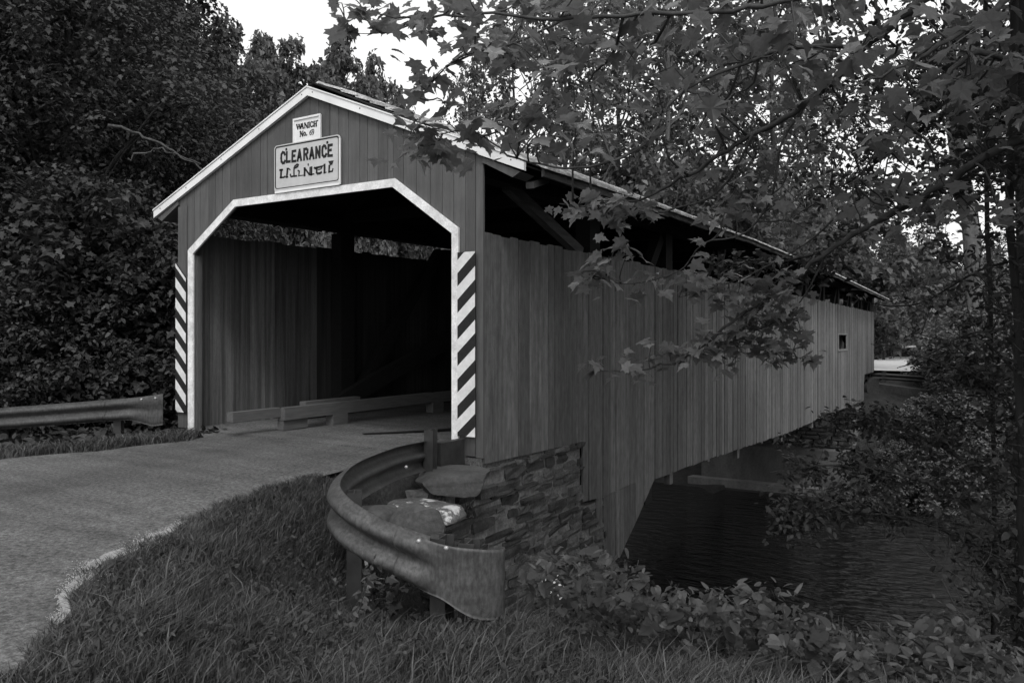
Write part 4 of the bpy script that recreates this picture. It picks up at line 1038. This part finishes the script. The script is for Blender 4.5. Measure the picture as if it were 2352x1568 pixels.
tag(mkobj('fern_undergrowth', vs, fs_, M['leaf_small']), kind='stuff', label='narrow leaved weeds mixed through the vines', cat='undergrowth')
tag(mkobj('vine_undergrowth', va, fa_, M['leaf_vine']), kind='stuff', label='tangle of broad vine leaves covering the bank above the creek', cat='undergrowth')
# low broad weeds along the foot of the left guardrail
n = 5200; yy = r.uniform(-5.5, .3, n); xx = road_l(np.minimum(yy, -.4))-r.uniform(.25, 2.6, n); zz = ground(xx, yy)+r.uniform(.02, .38, n)*np.clip((road_l(yy)-xx)*.9, .15, 1)
nr = rnd_dir(n, r)*.6; nr[:, 2] += .7
vb, fb = scatter(T_OVAL, np.stack([xx, yy, zz], 1), nr, r.uniform(.07, .19, n), r, .3)
tag(mkobj('roadside_undergrowth', vb, fb, M['leaf_vine']), kind='stuff', label='broad leaved weeds below the left guardrail', cat='undergrowth')
# near bank scrub under and beyond the skirt of the siding
n = 6000; X, Y, d, l = on_ground(n, 9, 15, -2, 9, r); k = X > .1; X, Y = X[k], Y[k]
nr = rnd_dir(len(X), r)*.6; nr[:, 2] += .8
vc, fc = scatter(T_OVAL, np.stack([X, Y, ground(X, Y)+r.uniform(0, .35, len(X))], 1), nr, r.uniform(.06, .14, len(X)), r, .3)
tag(mkobj('bank_undergrowth', vc, fc, M['leaf_vine']), kind='stuff', label='leafy scrub on the steep bank going down to the water', cat='undergrowth')
# pale gravel spilling along the road edge
n = 5000; yy = np.interp(r.uniform(0, 1, n), [0, 1], [-5.2, -3.5]); xx = road_r(yy)-.085+r.normal(0, .05, n)*(1+.4*np.sin(yy*9))
oc = np.array([(1,0,0),(0,1,0),(-1,0,0),(0,-1,0),(0,0,.7),(0,0,-.7)])*.5; of = np.array([(0,1,4),(1,2,4),(2,3,4),(3,0,4),(1,0,5),(2,1,5),(3,2,5),(0,3,5)])
vg = np.stack([xx, yy, np.full(n, -.001)], 1)[:, None]+oc[None]*(r.uniform(.002, .009, n)[:, None, None]*r.uniform(.7, 1.3, (n, 1, 3)))
fg = (of[None]+(np.arange(n)*6)[:, None, None]).reshape(-1, 3)
ysd = np.linspace(-5.22, -3.55, 60); wv = .035*np.sin(np.linspace(0, pi, 60))*(1+.5*np.sin(ysd*17)+.3*np.sin(ysd*41))+.004; xc = road_r(ysd)-.095+.012*np.sin(ysd*13)
sv = np.concatenate([np.stack([xc-wv, ysd, np.full(60, .004)], 1), np.stack([xc+wv+.05, ysd, np.full(60, .004)], 1)])
sf = np.array([(q, q+60, q+61) for q in range(59)]+[(q, q+61, q+1) for q in range(59)])
fg = np.vstack([fg, sf+n*6]); vg = np.vstack([vg.reshape(-1, 3), sv])
tag(mkobj('gravel', vg.reshape(-1, 3), fg, M['gravel']), kind='stuff', label='pale gravel along the edge of the road', cat='gravel')

def weed(name, label, base, h, n, tpl, size, leaf, seed, lean=(.1, .0), stems=3, cat='plant'):
    q = np.random.default_rng(seed); o = thing(name, label, cat, tuple(base)); tb = MB(); P = []; Nn = []
    for s_ in range(stems):
        e = np.array(base)+np.array([q.normal(lean[0], .28)*h, q.normal(lean[1], .28)*h, h*q.uniform(.7, 1)])
        c = spline([base, (np.array(base)+e)/2+q.normal(0, .05*h, 3), e], 8); tb.tube(c, np.linspace(.004, .0015, 8), 4)
        for k_ in range(n):
            u = q.uniform(.25, 1)*7; i = min(int(u), 6); P.append(c[i]+(c[i+1]-c[i])*(u-i)+q.normal(0, size*.35, 3)); Nn.append(q.normal(0, .5, 3)+np.array([0, -.2, .9]))
    tb.build('stem', M['twig'], o, True); v, f = scatter(tpl, np.array(P), np.array(Nn), size*q.uniform(.6, 1.2, len(P)), q, .3)
    mkobj('leaves', v, f, M[leaf], o); keep(o); return o
def gp(px, py, dep):
    p = at(px, py, dep); p[2] = float(ground(np.array([p[0]]), np.array([p[1]]))[0]); return p
weed('weed', 'leafy weed with pale leaves growing in front of the guardrail bend', gp(800, 1300, 4.5), .5, 9, T_OVAL, .055, 'leaf_small', 1, (.05, 0), 4)
weed('weed', 'dark leafy weed between the guardrail and the boulder', gp(890, 1180, 5.55), .38, 12, T_MLO, .10, 'leaf_vine', 2, (.05, -.1), 5)
weed('weed', 'small weed sprouting inside the guardrail bend', gp(840, 1150, 6.0), .42, 9, T_LANCE, .10, 'leaf_maple', 3, (0, 0), 4)
weed('weed', 'wispy weed on the stonework below the slab stone', at(1075, 1190, 8.25), .35, 9, T_LANCE, .07, 'leaf_small', 4, (.2, -.2), 4)
weed('weed', 'tall sprig with paired leaves rising from the vines near the skirt of the siding', gp(1530, 1300, 6.6), .75, 13, T_LANCE, .075, 'leaf_vine', 5, (-.1, 0), 3)
weed('weed', 'leafy sprig standing above the vines in front of the dark water', gp(1660, 1370, 5.9), .6, 13, T_OVAL, .075, 'leaf_vine', 6, (0, 0), 4)
weed('weed', 'lone curling stem above the vines before the bright ripples', gp(1960, 1420, 5.7), .55, 6, T_OVAL, .07, 'leaf_vine', 7, (-.2, 0), 3)
if 0: weed('weed', 'narrow leaved tuft at the foot of the guardrail end plate', gp(1000, 1440, 4.25), .3, 12, T_LANCE, .16, 'grass', 8, (.1, 0), 7)
for i, (px, py, dep, lab) in enumerate([(1268, 1345, 4.75, 'tiny white blossoms beside the guardrail end plate'), (1275, 1500, 4.35, 'white blossoms in the grass edge left of the vines'), (2150, 1560, 4.2, 'white blossom low in the vines at the lower right')]):
    p = at(px, py, dep); q = np.random.default_rng(60+i); n = 16
    v, f = scatter(T_OVAL, p+q.normal(0, .035, (n, 3)), rnd_dir(n, q)+np.array([0, 0, .6]), q.uniform(.012, .028, n), q)
    o = thing('wild_flower', lab, 'flower', tuple(p)); mkobj('petals', v, f, M['flower'], o)
    g = gp(px, py, dep); MB().tube([g, (g+p)/2+.01, p], .003, 4).build('stem', M['twig'], o); keep(o)

# ------------------------------------------------------------------ light and camera
SUN_EL, SUN_AZ = radians(52), math.atan2(.62, -.72)        # azimuth measured from +Y towards +X
w = bpy.data.worlds.new('World'); bpy.context.scene.world = w; w.use_nodes = True
nt = w.node_tree; bg = nt.nodes['Background']; sk = nt.nodes.new('ShaderNodeTexSky'); sk.sky_type = 'NISHITA'; sk.sun_disc = False
sk.sun_elevation = SUN_EL; sk.sun_rotation = SUN_AZ; sk.dust_density = 5.; sk.air_density = 1.3
bw = nt.nodes.new('ShaderNodeRGBToBW'); nt.links.new(sk.outputs[0], bw.inputs[0])
tc = nt.nodes.new('ShaderNodeTexCoord'); cn = nt.nodes.new('ShaderNodeTexNoise'); cn.inputs['Scale'].default_value = 1.6; cn.inputs['Detail'].default_value = 4
nt.links.new(tc.outputs['Generated'], cn.inputs['Vector'])
cm = nt.nodes.new('ShaderNodeMapRange'); cm.inputs['From Min'].default_value = .3; cm.inputs['From Max'].default_value = .7; cm.inputs['To Min'].default_value = 2.6; cm.inputs['To Max'].default_value = 3.6
nt.links.new(cn.outputs['Fac'], cm.inputs['Value'])
mx = nt.nodes.new('ShaderNodeMix'); mx.data_type = 'FLOAT'; mx.inputs[0].default_value = .72
nt.links.new(bw.outputs[0], mx.inputs[2]); nt.links.new(cm.outputs[0], mx.inputs[3]); nt.links.new(mx.outputs[0], bg.inputs[0]); bg.inputs[1].default_value = .15
sl = bpy.data.lights.new('sun', 'SUN'); sl.energy = .5; sl.angle = radians(12)
so = bpy.data.objects.new('sun', sl); C.objects.link(so)
dv = np.array([math.sin(SUN_AZ)*cos(SUN_EL), math.cos(SUN_AZ)*cos(SUN_EL), sin(SUN_EL)])
from mathutils import Vector
so.rotation_euler = Vector(dv).to_track_quat('Z', 'Y').to_euler()
cam = bpy.data.cameras.new('camera'); co = bpy.data.objects.new('camera', cam); C.objects.link(co)
cam.sensor_width = 36; cam.lens = 36*F/2352; cam.clip_start = .1; cam.clip_end = 2000
cam.shift_y = -(784-YH)/2352
co.location = CAM; co.rotation_euler = (radians(90), 0, TH)
sc = bpy.context.scene; sc.camera = co
sc.view_settings.view_transform = 'Standard'; sc.view_settings.look = 'None'; sc.view_settings.exposure = 1.3; sc.view_settings.gamma = 1
sc.cycles.max_bounces = 6; sc.cycles.diffuse_bounces = 3; sc.cycles.glossy_bounces = 3; sc.cycles.transmission_bounces = 4; sc.cycles.use_denoising = True
